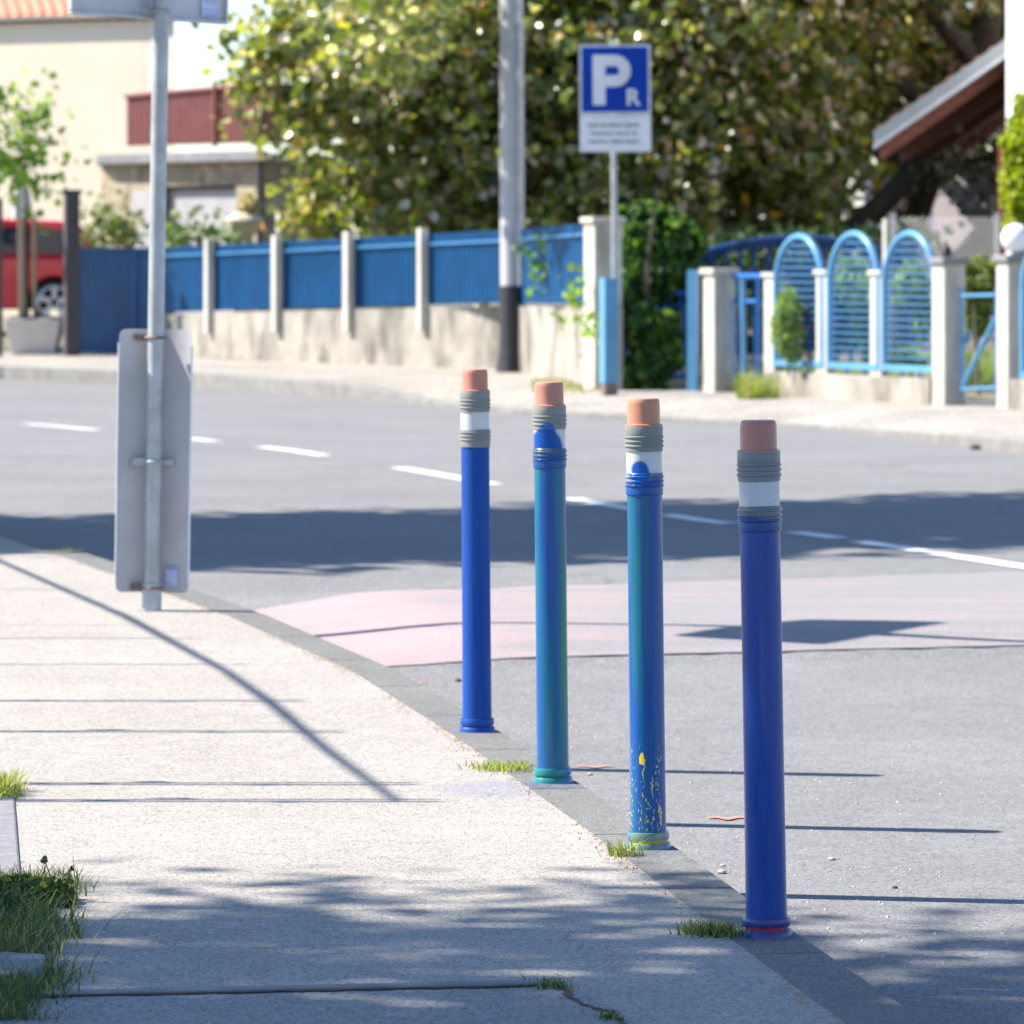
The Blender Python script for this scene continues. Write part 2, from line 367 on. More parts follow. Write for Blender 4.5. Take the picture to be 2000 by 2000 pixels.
# ------------------------------------------------------------------ foliage
def mesh_np(name, verts, faces_n, idx, tones, mat, parent, origin):
    """faces all quads"""
    me = bpy.data.meshes.new(name); o0 = np.array(origin)
    nv = len(verts); nf = len(idx)//4
    me.vertices.add(nv); me.vertices.foreach_set('co', (verts-o0).astype(np.float32).ravel())
    me.loops.add(len(idx)); me.loops.foreach_set('vertex_index', idx.astype(np.int32))
    me.polygons.add(nf); me.polygons.foreach_set('loop_start', np.arange(0, nf*4, 4, dtype=np.int32))
    me.update(calc_edges=True); me.validate()
    at_ = me.attributes.new('tone', 'FLOAT_COLOR', 'POINT')
    at_.data.foreach_set('color', np.concatenate([tones, np.ones((nv, 1))], 1).astype(np.float32).ravel())
    me.materials.append(mat)
    o = bpy.data.objects.new(name, me); C.objects.link(o)
    if parent is not None: o.parent = parent
    else: o.location = origin
    return o
def foliage(name, blobs, n, size, palette, mat, parent=None, origin=(0, 0, 0), shell=.6, jit=.25, droop=.3, prob=None, sub=0):
    """leaf-sized folded faces spread through ellipsoid clumps; blobs = (x,y,z,rx,ry,rz)"""
    B = np.array(blobs, float)
    wgt = (B[:, 3]*B[:, 4]*B[:, 5])**(2/3); wgt /= wgt.sum()
    bi = rng.choice(len(B), n, p=wgt)
    u = rng.normal(size=(n, 3)); u /= np.linalg.norm(u, axis=1)[:, None]
    rad = np.where(rng.random(n) < shell, rng.uniform(.78, 1.05, n), rng.random(n)**(1/3))
    # lumpy radius: twig clusters
    lump = 1+jit*(np.sin(u[:, 0]*7+bi)*np.sin(u[:, 1]*6+bi*2)+np.sin(u[:, 2]*8+bi*3)*.6)
    P = B[bi, :3]+u*(rad*lump)[:, None]*B[bi, 3:6]
    if sub:                                   # pull leaves onto twig ends so gaps open
        k = rng.integers(0, n, n//sub); cen = P[k]; q = rng.integers(0, len(cen), n)
        P = cen[q]+rng.normal(size=(n, 3))*size*1.6
    nrm = rng.normal(size=(n, 3)); nrm[:, 2] += .25; nrm /= np.linalg.norm(nrm, axis=1)[:, None]
    t1 = np.cross(nrm, rng.normal(size=(n, 3))); t1 /= np.linalg.norm(t1, axis=1)[:, None]
    t1[:, 2] -= droop; t1 -= nrm*(t1*nrm).sum(1)[:, None]; t1 /= np.linalg.norm(t1, axis=1)[:, None]
    t2 = np.cross(nrm, t1)
    L = size*rng.uniform(.6, 1.35, n)[:, None]; W = L*.46; F = L*.14
    v = np.stack([P-t1*L*.5, P-t1*L*.12+t2*W+nrm*F, P+t1*L*.22+t2*W*.75+nrm*F, P+t1*L*.55-nrm*F*.4,
                  P+t1*L*.22-t2*W*.75+nrm*F, P-t1*L*.12-t2*W+nrm*F], 1).reshape(-1, 3)
    base = (np.arange(n)*6)[:, None]
    idx = (base+np.array([[0, 1, 2, 3, 0, 3, 4, 5]])).ravel()
    pal = np.array(palette, float); pr = np.array(prob, float) if prob else np.ones(len(pal)); pr /= pr.sum()
    # tone by clump: neighbouring leaves share a colour
    tn = pal[rng.choice(len(pal), n, p=pr)]*rng.uniform(.7, 1.3, n)[:, None]
    return mesh_np(name, v, None, idx, np.repeat(tn, 6, 0), mat, parent, origin)
def blades(name, pts, h, wd, palette, mat, parent=None, origin=(0, 0, 0), lean=.6, prob=None):
    P = np.array(pts, float); n = len(P)
    a = rng.uniform(0, 2*np.pi, n); dr = np.stack([np.cos(a), np.sin(a), np.zeros(n)], 1)
    sd = np.stack([-np.sin(a+rng.normal(0, .8, n)), np.cos(a), np.zeros(n)], 1); sd /= np.linalg.norm(sd, axis=1)[:, None]
    H = h*rng.uniform(.35, 1.2, n)[:, None]; Ln = H*lean*rng.uniform(.2, 1.6, n)[:, None]; W = wd*rng.uniform(.6, 1.3, n)[:, None]
    up = np.array([0, 0, 1.])
    m1 = P+up*H*.55+dr*Ln*.35; m2 = P+up*H+dr*Ln
    v = np.stack([P-sd*W, P+sd*W, m1+sd*W*.8, m1-sd*W*.8, m2+sd*W*.15, m2-sd*W*.15], 1).reshape(-1, 3)
    idx = ((np.arange(n)*6)[:, None]+np.array([[0, 1, 2, 3, 3, 2, 4, 5]])).ravel()
    pal = np.array(palette, float); pr = np.array(prob, float) if prob else np.ones(len(pal)); pr /= pr.sum()
    tn = pal[rng.choice(len(pal), n, p=pr)]*rng.uniform(.7, 1.3, n)[:, None]
    return mesh_np(name, v, None, idx, np.repeat(tn, 6, 0), mat, parent, origin)

# ================================================================== SETTING
KX = [(6, 1.03), (8.3, .72), (9.9, .495), (11.35, .304), (12.75, .102), (14.1, -.097), (16.16, -.43), (18.6, -.96), (21.9, -1.8), (24.9, -2.62), (29.5, -4.1), (36, -6.9), (45, -11.5)]
def kx(y): return interp(KX, y)
def zroad(x, y):
    z = -.10-.05*sstep(34, 46, y)
    yf = 17.45+.30*(x+.45); yb = 20.1+.45*(x+1)
    bmp = (.35*sstep(yf-.12, yf, y)+.65*sstep(yf, yf+.7, y))*(1-sstep(yb-.1, yb+1.2, y))
    z += .07*bmp*sstep(.0, .85, x-kx(y)-.07)
    return z
def grid(xs, ys, zf, name, mat):
    mb = MB(); n = len(xs)
    mb.v = [(x, y, zf(x, y)) for y in ys for x in xs]
    mb.f = [(j*n+i, j*n+i+1, (j+1)*n+i+1, (j+1)*n+i) for j in range(len(ys)-1) for i in range(n-1)]
    return mb.build(name, mat, smooth=True)
ys = list(np.arange(1, 15, .5))+list(np.arange(15, 24, .08))+list(np.arange(24, 72, .6))
xs = list(np.arange(-40, -4, 1.5))+list(np.arange(-4, 5, .12))+list(np.arange(5, 42, 1.5))
struct(grid(xs, ys, zroad, 'road', M['road']))
mb = MB(); mb.add([(-900, -200, -.3), (900, -200, -.3), (900, 1500, -.3), (-900, 1500, -.3)], [(0, 1, 2, 3)]); struct(mb.build('ground', M['yard']))
# near pavement: grid between garden edge and kerb
PL = [(2, -1.0), (9.5, -1.0), (10.6, -1.04), (12.4, -1.26), (14, -1.62), (18, -2.4), (24, -3.9), (29.5, -5.6), (36, -8.4), (45, -13)]
mb = MB(); yy = list(np.arange(2, 45.1, .5)); nc = 2
for y in yy: mb.v += [(interp(PL, y), y, 0), (kx(y)-.073, y, 0)]
mb.f = [(2*i, 2*i+1, 2*i+3, 2*i+2) for i in range(len(yy)-1)]
struct(mb.build('pavement', M['pave']))
# near patch of the pavement and its concrete edging strip
mb = MB(); mb.prism([(-1.3, 9.03), (.10, 9.24), (.17, 8.95), (.27, 8.3), (.33, 5), (-1.3, 5)], -.02, .004); struct(mb.build('pavement_patch', M['pave2']))
mb = MB(); mb.prism([(-1.25, 9.035), (.08, 9.235), (.075, 9.27), (-1.25, 9.075)], -.02, .010); struct(mb.build('edging_strip', M['strip'], bevel=.004))
def seam(name, pts, wd, mat, z=.006):
    mb = MB(); P_ = []
    for (a, b) in zip(pts, pts[1:]):
        for k in range(14): P_.append((lerp(a[0], b[0], k/14)+random.gauss(0, .0035), lerp(a[1], b[1], k/14)+random.gauss(0, .006)))
    for (x, y) in P_:
        h = wd*random.uniform(.35, 1.2); mb.v += [(x-h, y-h*1.5, z), (x+h, y+h*1.5, z)]
    mb.f = [(2*i, 2*i+2, 2*i+3, 2*i+1) for i in range(len(P_)-1)]
    return struct(mb.build(name, mat))
seam('pavement_crack', [(.085, 9.21), (.12, 9.0), (.175, 8.9), (.20, 8.7), (.27, 8.3)], .006, M['seam'])
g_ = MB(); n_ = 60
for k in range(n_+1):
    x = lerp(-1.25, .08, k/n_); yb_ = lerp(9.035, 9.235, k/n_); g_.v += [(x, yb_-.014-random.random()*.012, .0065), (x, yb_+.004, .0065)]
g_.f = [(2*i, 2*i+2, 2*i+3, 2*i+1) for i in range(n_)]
struct(g_.build('edging_shadow_line', M['seam']))  # dark gap sheet painting the shadow line below the edging's lip
# garden soil left
mb = MB()
for y in yy: mb.v += [(interp(PL, y)-12, y, -.02), (interp(PL, y)+.003, y, -.02)]
mb.f = [(2*i, 2*i+1, 2*i+3, 2*i+2) for i in range(len(yy)-1)]
struct(mb.build('garden_soil', M['earth']))
# kerb stones, one metre each, narrow joints
mb = MB(); y = 4.0; joint = .005
def knorm(y):
    a = Vector((kx(y-.2), y-.2, 0)); b = Vector((kx(y+.2), y+.2, 0)); t = (b-a).normalized(); return Vector((t.y, -t.x, 0)), t
y = 10.69-6.0*.99
while y < 44:
    y2 = y+.985; pts = []
    for q in (y+joint, (y+y2)/2, y2-joint):
        n_, t_ = knorm(q); c = Vector((kx(q), q, 0)); pts.append((c-n_*.075, c+n_*.075))
    prof = lambda L, Rr: [L+Vector((0, 0, -.2)), L+Vector((0, 0, .001)), L.lerp(Rr, .93)+Vector((0, 0, .001)), Rr+Vector((0, 0, -.010)), Rr+Vector((0, 0, -.2))]
    vs = []
    for L, Rr in pts: vs += prof(L, Rr)
    fs = [(i*5+k, i*5+k+1, i*5+k+6, i*5+k+5) for i in range(2) for k in range(4)]+[(0, 1, 2, 3, 4), (14, 13, 12, 11, 10)]
    fs = [f[::-1] for f in fs]
    mb.add(vs, fs); y = y2
struct(mb.build('kerb', M['kerb_spray']))
mb = MB()
for y in yy:
    mb.v += [(kx(y)-.074, y, -.006), (kx(y)+.06, y, -.012)]
mb.f = [(2*i, 2*i+1, 2*i+3, 2*i+2) for i in range(len(yy)-1)]
struct(mb.build('kerb_bedding', M['earth']))
# grit strewn along the pavement joint
def clods(name, pts, r, mat, kind='structure'):
    mb = MB()
    for (x, y, z) in pts:
        a = r*random.uniform(.4, 1.5); vs = []
        for k in range(6):
            q = k*math.pi/3+random.random(); vs.append((x+a*math.cos(q), y+a*math.sin(q), z))
        vs += [(x+a*.5*math.cos(k*2.1+1), y+a*.5*math.sin(k*2.1+1), z+a*random.uniform(.4, .9)) for k in range(3)]
        mb.add(vs, [(0, 1, 6), (1, 2, 6), (2, 7, 6), (2, 3, 7), (3, 4, 7), (4, 8, 7), (4, 5, 8), (5, 0, 8), (0, 6, 8), (6, 7, 8)])
    return tag(mb.build(name, mat), kind=kind)
pts = []
for _ in range(2600):
    y = random.uniform(8.5, 26); n_, t_ = knorm(y)
    if (math.sin(y*5.1)+math.sin(y*2.3+1)+random.uniform(-1, 1)) < 0: continue
    pts.append((kx(y)-.076-abs(random.gauss(0, .02)), y, 0))
M['grit'] = mottled('grit', (.22, .16, .10), (.44, .36, .26), 80, .9, .2, 80, .003)
tag(clods('grit', pts, .0035, M['grit'], 'stuff'), 'brown grit gathered along the kerb joint of the near pavement', 'grit')
pts = []
for _ in range(1300):
    y = 8.6+(random.random()**.8)*14; x = kx(y)+.09+random.expovariate(1/.5)
    pts.append((x, y, zroad(x, y)))
tag(clods('road_gravel', pts, .0035, M['pebble'], 'stuff'), 'fine loose gravel scattered on the asphalt near the kerb', 'gravel')

# pink band on the raised crossing
def drape(name, edge_a, edge_b, n, m_, mat, dz=.004):
    """quad strip sheet between two polylines (functions of 0..1), following the road"""
    mb = MB()
    for j in range(m_+1):
        for i in range(n+1):
            a = edge_a(i/n); b = edge_b(i/n); x = lerp(a[0], b[0], j/m_); y = lerp(a[1], b[1], j/m_)
            mb.v.append((x, y, zroad(x, y)+dz))
    mb.f = [(j*(n+1)+i, j*(n+1)+i+1, (j+1)*(n+1)+i+1, (j+1)*(n+1)+i) for j in range(m_) for i in range(n)]
    return mb.build(name, mat, smooth=True)
_ws = {}
def fa(t):
    if t in _ws: return _ws[t]
    _ws[t] = fa0(t); return _ws[t]
def fa0(t):
    y0 = 17.15; x = lerp(kx(17.4)+.10, 6, t); wob = random.uniform(-.012, .012)
    return (x, 17.45+.30*(x+.45)+wob)
_wt = {}
def fb(t):
    if t in _wt: return _wt[t]
    _wt[t] = fb0(t); return _wt[t]
def fb0(t):
    x = lerp(kx(20.0)+.12, 6, t); return (x, 20.15+.45*(x+1)-.12*math.exp(-(x+1)*2)+.04*math.sin(x*9)+random.uniform(-.03, .03))
struct(drape('crossing_paint', fa, fb, 90, 36, M['pink']))
# bluish wet-looking repair patch outline far edge
CL = [(15, 5.2), (20, 3.3), (23, 2.30), (25.4, 1.57), (27, .97), (28.7, .49), (32.6, -.52), (36.3, -1.55), (39, -2.45), (42.2, -3.74), (50, -7.5)]
def clx(y): return interp(CL, y)
mb = MB()
for (a, b) in ((17.5, 25.0), (25.25, 25.8), (26.6, 27.5), (27.9, 29.3), (31.0, 33.4), (35.4, 37.1), (38.3, 39.7), (41.2, 42.9)):
    n = max(2, int((b-a)/.25)); base = len(mb.v)
    for i in range(n+1):
        y = lerp(a, b, i/n); x = clx(y); tx = clx(y+.2)-clx(y-.2); l = math.hypot(tx, .4); nx, ny = .4/l, -tx/l; hw = .062
        for s_ in (-1, 1): mb.v.append((x+nx*hw*s_, y+ny*hw*s_, zroad(x, y)+.004))
    mb.f += [(base+2*i, base+2*i+1, base+2*i+3, base+2*i+2) for i in range(n)]
struct(mb.build('lane_marking', M['white_paint']))
p0_, p1_ = (-.37, 21.15), (.42, 21.4)
mb = MB()
for i in range(31):
    x = lerp(p0_[0], p1_[0], i/30); y = lerp(p0_[1], p1_[1], i/30)+random.gauss(0, .02); h = .03*random.uniform(.4, 1.2)
    mb.v += [(x, y-h, zroad(x, y)+.006), (x, y+h, zroad(x, y)+.006)]
mb.f = [(2*i, 2*i+2, 2*i+3, 2*i+1) for i in range(30)]
struct(mb.build('road_seam', M['seam']))
def mark(x0, x1, y, wd=.02):
    mb = MB(); n = 12
    for i in range(n+1):
        x = lerp(x0, x1, i/n); h = wd*(.3+math.sin(i/n*3.14)*.7)*random.uniform(.7, 1.1)
        mb.v += [(x, y+.02*math.sin(i*.8)-h, zroad(x, y)+.004), (x, y+.02*math.sin(i*.8)+h, zroad(x, y)+.004)]
    mb.f = [(2*i, 2*i+1, 2*i+3, 2*i+2) for i in range(n)]
    struct(mb.build('road_paint_mark', M['orange_mark']))
def rd(px, py, h=.1): d = 1e4*(CH+h)/(py-485); return ((px-1000)*d/1e4, d)
a = rd(1382, 1600); b = rd(1460, 1600); mark(a[0], b[0], a[1], .025)
a = rd(1125, 1499); b = rd(1200, 1499); mark(a[0], b[0], a[1], .018)

# ---- far side: pavement with kerb
FK = [(-16, 66), (-9, 60), (-5.75, 58.0), (-3.4, 54.9), (-1.6, 50.4), (-.9, 48.5), (0, 45.8), (1.5, 43.4), (2.5, 41.6), (3.0, 39.0), (3.6, 35.6), (5.5, 30), (9, 22), (16, 12)]
FW = [(-16, 74), (-9, 70), (-4.4, 64.5), (-3.4, 61.2), (-1.7, 58.9), (-.1, 56.4), (.55, 53), (1.0, 49), (2.2, 48.5), (3.6, 45.5), (5.2, 43), (9, 38), (14, 32), (24, 20)]
def zk(i):
    return [0, 0, 0, 0, 0, -.085, -.10, -.105, -.10, -.06, 0, 0, 0, 0][i]
mb = MB(); fp = []
def smooth_line(P, n=6):
    out = []
    for i in range(len(P)-1):
        for k in range(n):
            out.append(tuple(lerp(P[i][j], P[i+1][j], k/n) for j in range(len(P[0]))))
    out.append(P[-1]); return out
A = smooth_line([(p[0], p[1], zk(i)) for i, p in enumerate(FK)]); Bw = smooth_line([(p[0], p[1], .0) for p in FW])
# kerb
mk = MB(); n = len(A)
for i, p in enumerate(A):
    q = A[min(i+1, n-1)]; r = A[max(i-1, 0)]; t = Vector((q[0]-r[0], q[1]-r[1], 0)).normalized(); nn = Vector((-t.y, t.x, 0))
    if nn.y < 0: nn = -nn
    P = Vector(p); mk.v += [tuple(P+Vector((0, 0, -.25))), tuple(P+Vector((0, 0, -.01))), tuple(P+nn*.015+Vector((0, 0, .003))), tuple(P+nn*.14+Vector((0, 0, .003))), tuple(P+nn*.14+Vector((0, 0, -.25)))]
mk.f = [(i*5+k, (i+1)*5+k, (i+1)*5+k+1, i*5+k+1) for i in range(n-1) for k in range(4)]
struct(mk.build('far_kerb', M['kerb']))
mb.v = []
for i in range(n):
    for k in range(9):
        u = k/8; x = lerp(A[i][0], Bw[i][0], u); y = lerp(A[i][1], Bw[i][1], u); z = lerp(A[i][2], 0, min(1, u*2.2))
        if k == 0:
            d = Vector((Bw[i][0]-A[i][0], Bw[i][1]-A[i][1], 0)).normalized()*.13; x += d.x; y += d.y
        mb.v.append((x, y, z))
mb.f = [(i*9+k, (i+1)*9+k, (i+1)*9+k+1, i*9+k+1) for i in range(n-1) for k in range(8)]
struct(mb.build('far_pavement', M['far_pave'], smooth=True))
# yard behind the fences
mb = MB()
for i in range(n):
    x, y = Bw[i][0], Bw[i][1]; dr = Vector((.25, 1, 0)) if x > -4 else Vector((-.1, 1, 0))
    for k, (L, z) in enumerate(((0, 0), (4, .08), (14, .3), (45, .6), (200, 1.0))): mb.v.append((x+dr.x*L, y+dr.y*L, z-.002))
mb.f = [(i*5+k, (i+1)*5+k, (i+1)*5+k+1, i*5+k+1) for i in range(n-1) for k in range(4)]
struct(mb.build('yard', M['yard'], smooth=True))

# ================================================================== BOLLARDS
def prof_body(): return [(.0415, .034), (.0405, .05), (.0395, .30), (.0392, .786)]
FOOT = [(.050, 0), (.0495, .004), (.0475, .013), (.0475, .0135)]
GREYC = (.22, .225, .215)
def bollard(label, loc, lean, body, base_m, groove_m, cap_m, upper_m, tape_m, lower_m, tubetop=.786):
    t = thing('bollard', label, 'bollard', loc, 'blue bollards along the kerb', world=False); t.rotation_euler = (0, R(lean), random.uniform(-.2, .2)*0)
    MB().lathe([(.050, 0), (.0497, .004), (.0482, .013), (.0470, .0145)], seg=48).build('foot', base_m, t, True)
    MB().lathe([(.0425, .0135), (.0422, .019), (.0425, .0205)], seg=48, cap=False).build('groove', groove_m, t, True)
    MB().lathe([(.0440, .0195), (.0462, .0198), (.0468, .023), (.0468, .034), (.0455, .0372), (.041, .0376)], seg=48).build('base_collar', base_m, t, True)
    MB().lathe([(.0407, .037), (.0400, .07), (.0393, .30), (.0390, tubetop+.002)], seg=48).build('post', body, t, True)
    def ribs(z0, up):
        # z0 = height of the lowest edge; returns ribbed sleeve profile
        if up:   # smooth band above, ribs below
            pr = [(.0395, z0), (.0412, z0), (.0415, z0+.008)]; zs = [z0+.012, z0+.022, z0+.032]
        else:    # smooth band below, ribs above
            pr = [(.0398, z0-.001), (.0414, z0), (.0416, z0+.016)]; zs = [z0+.020, z0+.030, z0+.040]
        for z in zs: pr += [(.0414, z-.0028), (.0436, z-.0016), (.0441, z), (.0436, z+.0016), (.0414, z+.0028)]
        if up: pr += [(.0418, z0+.037), (.0422, z0+.0545), (.0415, z0+.0560), (.037, z0+.0563)]
        else: pr += [(.0416, z0+.047), (.0405, z0+.0485), (.0385, z0+.0487)]
        return pr
    MB().lathe(ribs(tubetop, False), seg=56).build('lower_sleeve', lower_m, t, True)
    MB().lathe([(.0392, tubetop+.046), (.0394, tubetop+.05), (.0394, tubetop+.097)], seg=48).build('reflective_band', tape_m, t, True)
    MB().lathe(ribs(tubetop+.096, True), seg=56).build('upper_sleeve', upper_m, t, True)
    zc = tubetop+.151
    MB().lathe([(.0405, zc), (.0417, zc+.0012), (.0415, zc+.0045), (.0372, zc+.0060), (.0362, zc+.010), (.0356, zc+.050), (.0350, zc+.0575), (.0330, zc+.0615), (.0295, zc+.063)], seg=56).build('cap', cap_m, t, True)
    return t
PINK = (.47, .205, .15)
cap1 = sprayed('salmon_cap', PINK, [], .5); cap4 = sprayed('salmon_cap_darker', (.42, .17, .135), [], .35, coat=.4)  # second cap tone is slightly darker and glossier
gy = sprayed('grey_sleeve', GREYC, [], .55)
gy4 = sprayed('grey_sleeve_glossy', (.19, .20, .215), [], .4, coat=.3)
tp = sprayed('silver_tape', (.58, .59, .60), [], .35, honey=True)
body1 = bollard_body('matt_blue_body', (.0005, .058, .30), [((.0005, .048, .26), .4, .65, (0, 0, 0), .6)], .5, coat=.0)
b1m = sprayed('matt_blue_base', (.001, .058, .30), [], .5, coat=.2)
bollard('bollard with plain matt blue post and two clean grey ribbed sleeves, farthest of the four', (-.096, 14.12, 0), -.4,
        body1, b1m, sprayed('dark_blue_groove', (.006, .04, .25), [], .5), cap1, gy, tp, gy)
TEAL = (.001, .15, .19); GRN = (.001, .19, .12)
body2 = bollard_body('blue_green_body', (.001, .085, .27), [(TEAL, .40, .56, (0, 0, 0), .85), (GRN, .50, .64, (3.1, 1, 2), .9), ((.003, .055, .28), .5, .62, (7, 4, 5), .6)], .28)
b2m = bollard_body('green_blue_base', (.004, .19, .20), [((.005, .06, .35), .48, .6, (2, 5, 1), .95)], .3)
BL2 = (.001, .07, .32)
bollard('glossy bollard blending blue into green, large blue spray cloud over its silver band', (.102, 12.78, 0), -.55,
        body2, b2m, sprayed('green_groove', (.004, .18, .10), [], .5), cap1,
        sprayed('grey_sleeve_blue_smudge', GREYC, [(-.006, .884, .020, .016, (.03, .12, .40))], .5),
        sprayed('silver_tape_blue_cloud', (.58, .59, .60), [(-.008, .868, .026, .040, BL2), (-.022, .845, .032, .036, BL2), (.010, .842, .022, .034, BL2), (-.012, .838, .045, .020, BL2)], .35, honey=True),
        sprayed('blue_sleeve', (.07, .13, .18), [], .3, zgrad=(.836, .808, (.002, .06, .24), -.3), coat=.6))
body3 = bollard_body('blue_body_yellow_splatter', (.001, .070, .28), [((.001, .13, .21), .5, .64, (1, 8, 3), .8), ((.002, .17, .14), .56, .66, (5, 2, 8), .7), ((.003, .04, .28), .45, .6, (2, 2, 2), .6)], .26, splat=True)
b3m = bollard_body('blue_yellow_base', (.01, .08, .38), [((.40, .36, .03), .50, .62, (6, 3, 2), .75), ((.01, .17, .18), .5, .6, (1, 3, 9), .6)], .3)
bollard('slim glossy blue bollard splattered with yellow paint near its foot, yellow ring in base groove', (.303, 11.38, 0), -.6,
        body3, b3m, sprayed('yellow_groove', (.55, .42, .02), [], .5), sprayed('orange_salmon_cap', (.52, .215, .13), [], .42, coat=.3), gy,
        sprayed('silver_tape_blue_dot', (.58, .59, .60), [(-.011, .843, .020, .020, (.004, .09, .40)), (-.008, .83, .022, .018, (.004, .09, .40))], .35, honey=True),
        sprayed('blue_sleeve_half', (.20, .24, .28), [(-.012, .832, .024, .022, (.004, .09, .40))], .32, zgrad=(.832, .814, (.002, .065, .27), -.25), coat=.5))
body4 = bollard_body('deep_blue_body', (.001, .050, .27), [((.001, .040, .23), .45, .62, (4, 4, 4), .7), ((.07, .008, .08), .66, .80, (8, 1, 6), .30), ((.001, .058, .31), .5, .6, (1, 1, 9), .5)], .22, coat=.5)
b4m = bollard_body('blue_red_base', (.002, .03, .18), [((.22, .012, .03), .50, .72, (6, 6, 2), .6)], .3)
bollard('slim deep blue bollard in shade, red ring in its base groove, nearest to the camera', (.494, 9.93, 0), -.95,
        body4, b4m, sprayed('red_groove', (.50, .03, .015), [], .5), cap4, gy4, tp,
        sprayed('grey_blue_sleeve', (.15, .175, .20), [], .35, zgrad=(.826, .803, (.002, .045, .22), .1), coat=.5))

# ================================================================== NEAR SIGN POST
BX, BY = -1.325, 18.83
t = thing('sign_post', 'leaning galvanised steel sign post standing at the pavement edge', 'sign post', (BX, BY, 0)); t.rotation_euler = (0, R(.87), 0)
MB().tube([(BX, BY, -.05), (BX, BY, 3.6)], .0300, 20).build('pole', M['galv'], t, True)
MB().lathe([(.036, 0), (.036, .10), (.031, .105)], (BX, BY, 0), 20).build('socket', M['galv'], t, True)
# lower curved marker, seen from behind
t2 = thing('marker_plate', 'tall narrow grey sign seen from behind, clamped low on the leaning steel post', 'traffic sign', (BX, BY, 0)); t2.rotation_euler = (0, R(.87), 0)
z0, z1 = .065, 1.035
def plate(xs_, yfun, z0, z1, th, nz=2, rc=.025):
    mb = MB(); n = len(xs_); w0, w1 = xs_[0], xs_[-1]
    for s_ in (0, 1):
        for j in range(2):
            for x in xs_:
                e = max(0, rc-min(x-w0, w1-x)); dz = rc-math.sqrt(max(0, rc*rc-e*e)) if e > 0 else 0
                z = z0+dz if j == 0 else z1-dz
                mb.v.append((BX+x, BY+yfun(x)+th*s_, z))
    N = 2*n
    for i in range(n-1):
        mb.f.append((i, i+1, n+i+1, n+i)); mb.f.append((N+i+1, N+i, N+n+i, N+n+i+1))
        mb.f.append((i+1, i, N+i, N+i+1)); mb.f.append((n+i, n+i+1, N+n+i+1, N+n+i))
    mb.f.append((0, n, N+n, N)); mb.f.append((n-1, N+n-1, N+2*n-1, 2*n-1))
    return mb
yf_ = lambda x: .075-(abs(x+.0)/.135)**2*.055
xs_ = [-.150, -.148, -.144, -.138, -.13]+[lerp(-.12, .10, k/16) for k in range(17)]+[.105, .111, .115, .118]
xs_ = [x+.015 for x in xs_]
plate(xs_, lambda x: .055-((x-.0)/.13)**2*.045, z0, z1, .003).build('panel', M['sign_back'], t2, True)
for s_, xx in ((-1, xs_[0]), (1, xs_[-1])):
    MB().box((BX+xx, BY+.002, (z0+z1)/2+(-.01 if s_ > 0 else 0)), (.006, .030, z1-z0-.10)).build('edge_lip', M['sign_edge'], t2, bevel=.002)
for zz in (.085, .55, 1.005):
    g = MB(); g.tube([(BX+.036*math.cos(a_), BY+.036*math.sin(a_), zz) for a_ in [k*math.pi/8 for k in range(17)]], .006, 6); g.box((BX-.055, BY+.03, zz), (.05, .015, .022))
    g.build('clamp', M['rust'] if zz != .55 else M['galv'], t2, True)
g = MB(); g.box((BX-.005, BY+.028, .545), (.155, .010, .024)).box((BX-.083, BY+.025, .538), (.006, .012, .034)); g.build('bracket', M['galv'], t2, bevel=.002)
MB().box((BX+.069, BY+.034, .125), (.048, .003, .07), rz=R(-16)).build('sticker', M['sticker'], t2)
# upper plate
t3 = thing('traffic_sign', 'grey back of broad rectangular sign high on the leaning post, cut by the top edge', 'traffic sign', (BX, BY, 0)); t3.rotation_euler = (0, R(.87), 0)
rm = Matrix.Rotation(R(46), 3, 'Z')@Matrix.Rotation(R(.5), 3, 'Y')
g = MB(); cx = BX-.045; g.box((cx, BY+.045, 2.18+.24), (.765, .004, .48), m=rm); g.build('panel', M['sign_back'], t3, bevel=.0)
g = MB()
for (dx, dz, sx, sz) in ((0, -.238, .77, .012), (-.382, 0, .012, .46), (.382, 0, .012, .46), (0, .238, .77, .012)):
    g.box(Vector((cx, BY+.037, 2.42))+rm@Vector((dx, 0, dz)), (sx, .024, sz), m=rm)
g.build('edge_lip', M['sign_back'], t3, bevel=.002)
for zz in (2.205, 2.62):
    g = MB(); g.tube([(BX+.037*math.cos(a_), BY+.037*math.sin(a_), zz) for a_ in [k*math.pi/8 for k in range(17)]], .007, 6); g.box((BX-.05, BY+.025, zz), (.045, .02, .03)); g.build('clamp', M['galv'], t3, True)
MB().box(Vector((cx, BY+.036, 2.42))+rm@Vector((.30, 0, -.19)), (.08, .004, .06), m=rm).build('sticker', M['sticker'], t3)

# ================================================================== GRASS NEAR
GP = [(.06, .10, .02), (.10, .15, .03), (.04, .07, .02), (.30, .27, .12), (.16, .18, .06)]
def tuft(label, px, py, wpx, n, h, pal=GP, group='weed tufts in the pavement joints', dpy=6, h0=0., lean=.9):
    d = 1e4*CH/(py-485); X = (px-1000)*d/1e4; wm = wpx*d/1e4/2
    dd = dpy*d*d/1e4/CH
    pts = []
    for _ in range(n):
        x = X+random.gauss(0, .45)*wm; pts.append((x, d+random.gauss(0, .5)*dd+(x-X)*-.2, 0))
    o = blades('weed_tuft', pts, h, .0016, pal, M['grass'], None, (X, d, 0), lean)
    return tag(o, label, 'weed', group)
YG = [(.22, .26, .05), (.30, .32, .10), (.14, .18, .04), (.40, .36, .18)]
tuft('yellow green grass tuft left of the foot of the blue and green bollard', 985, 1503, 130, 420, .022, YG, dpy=7)
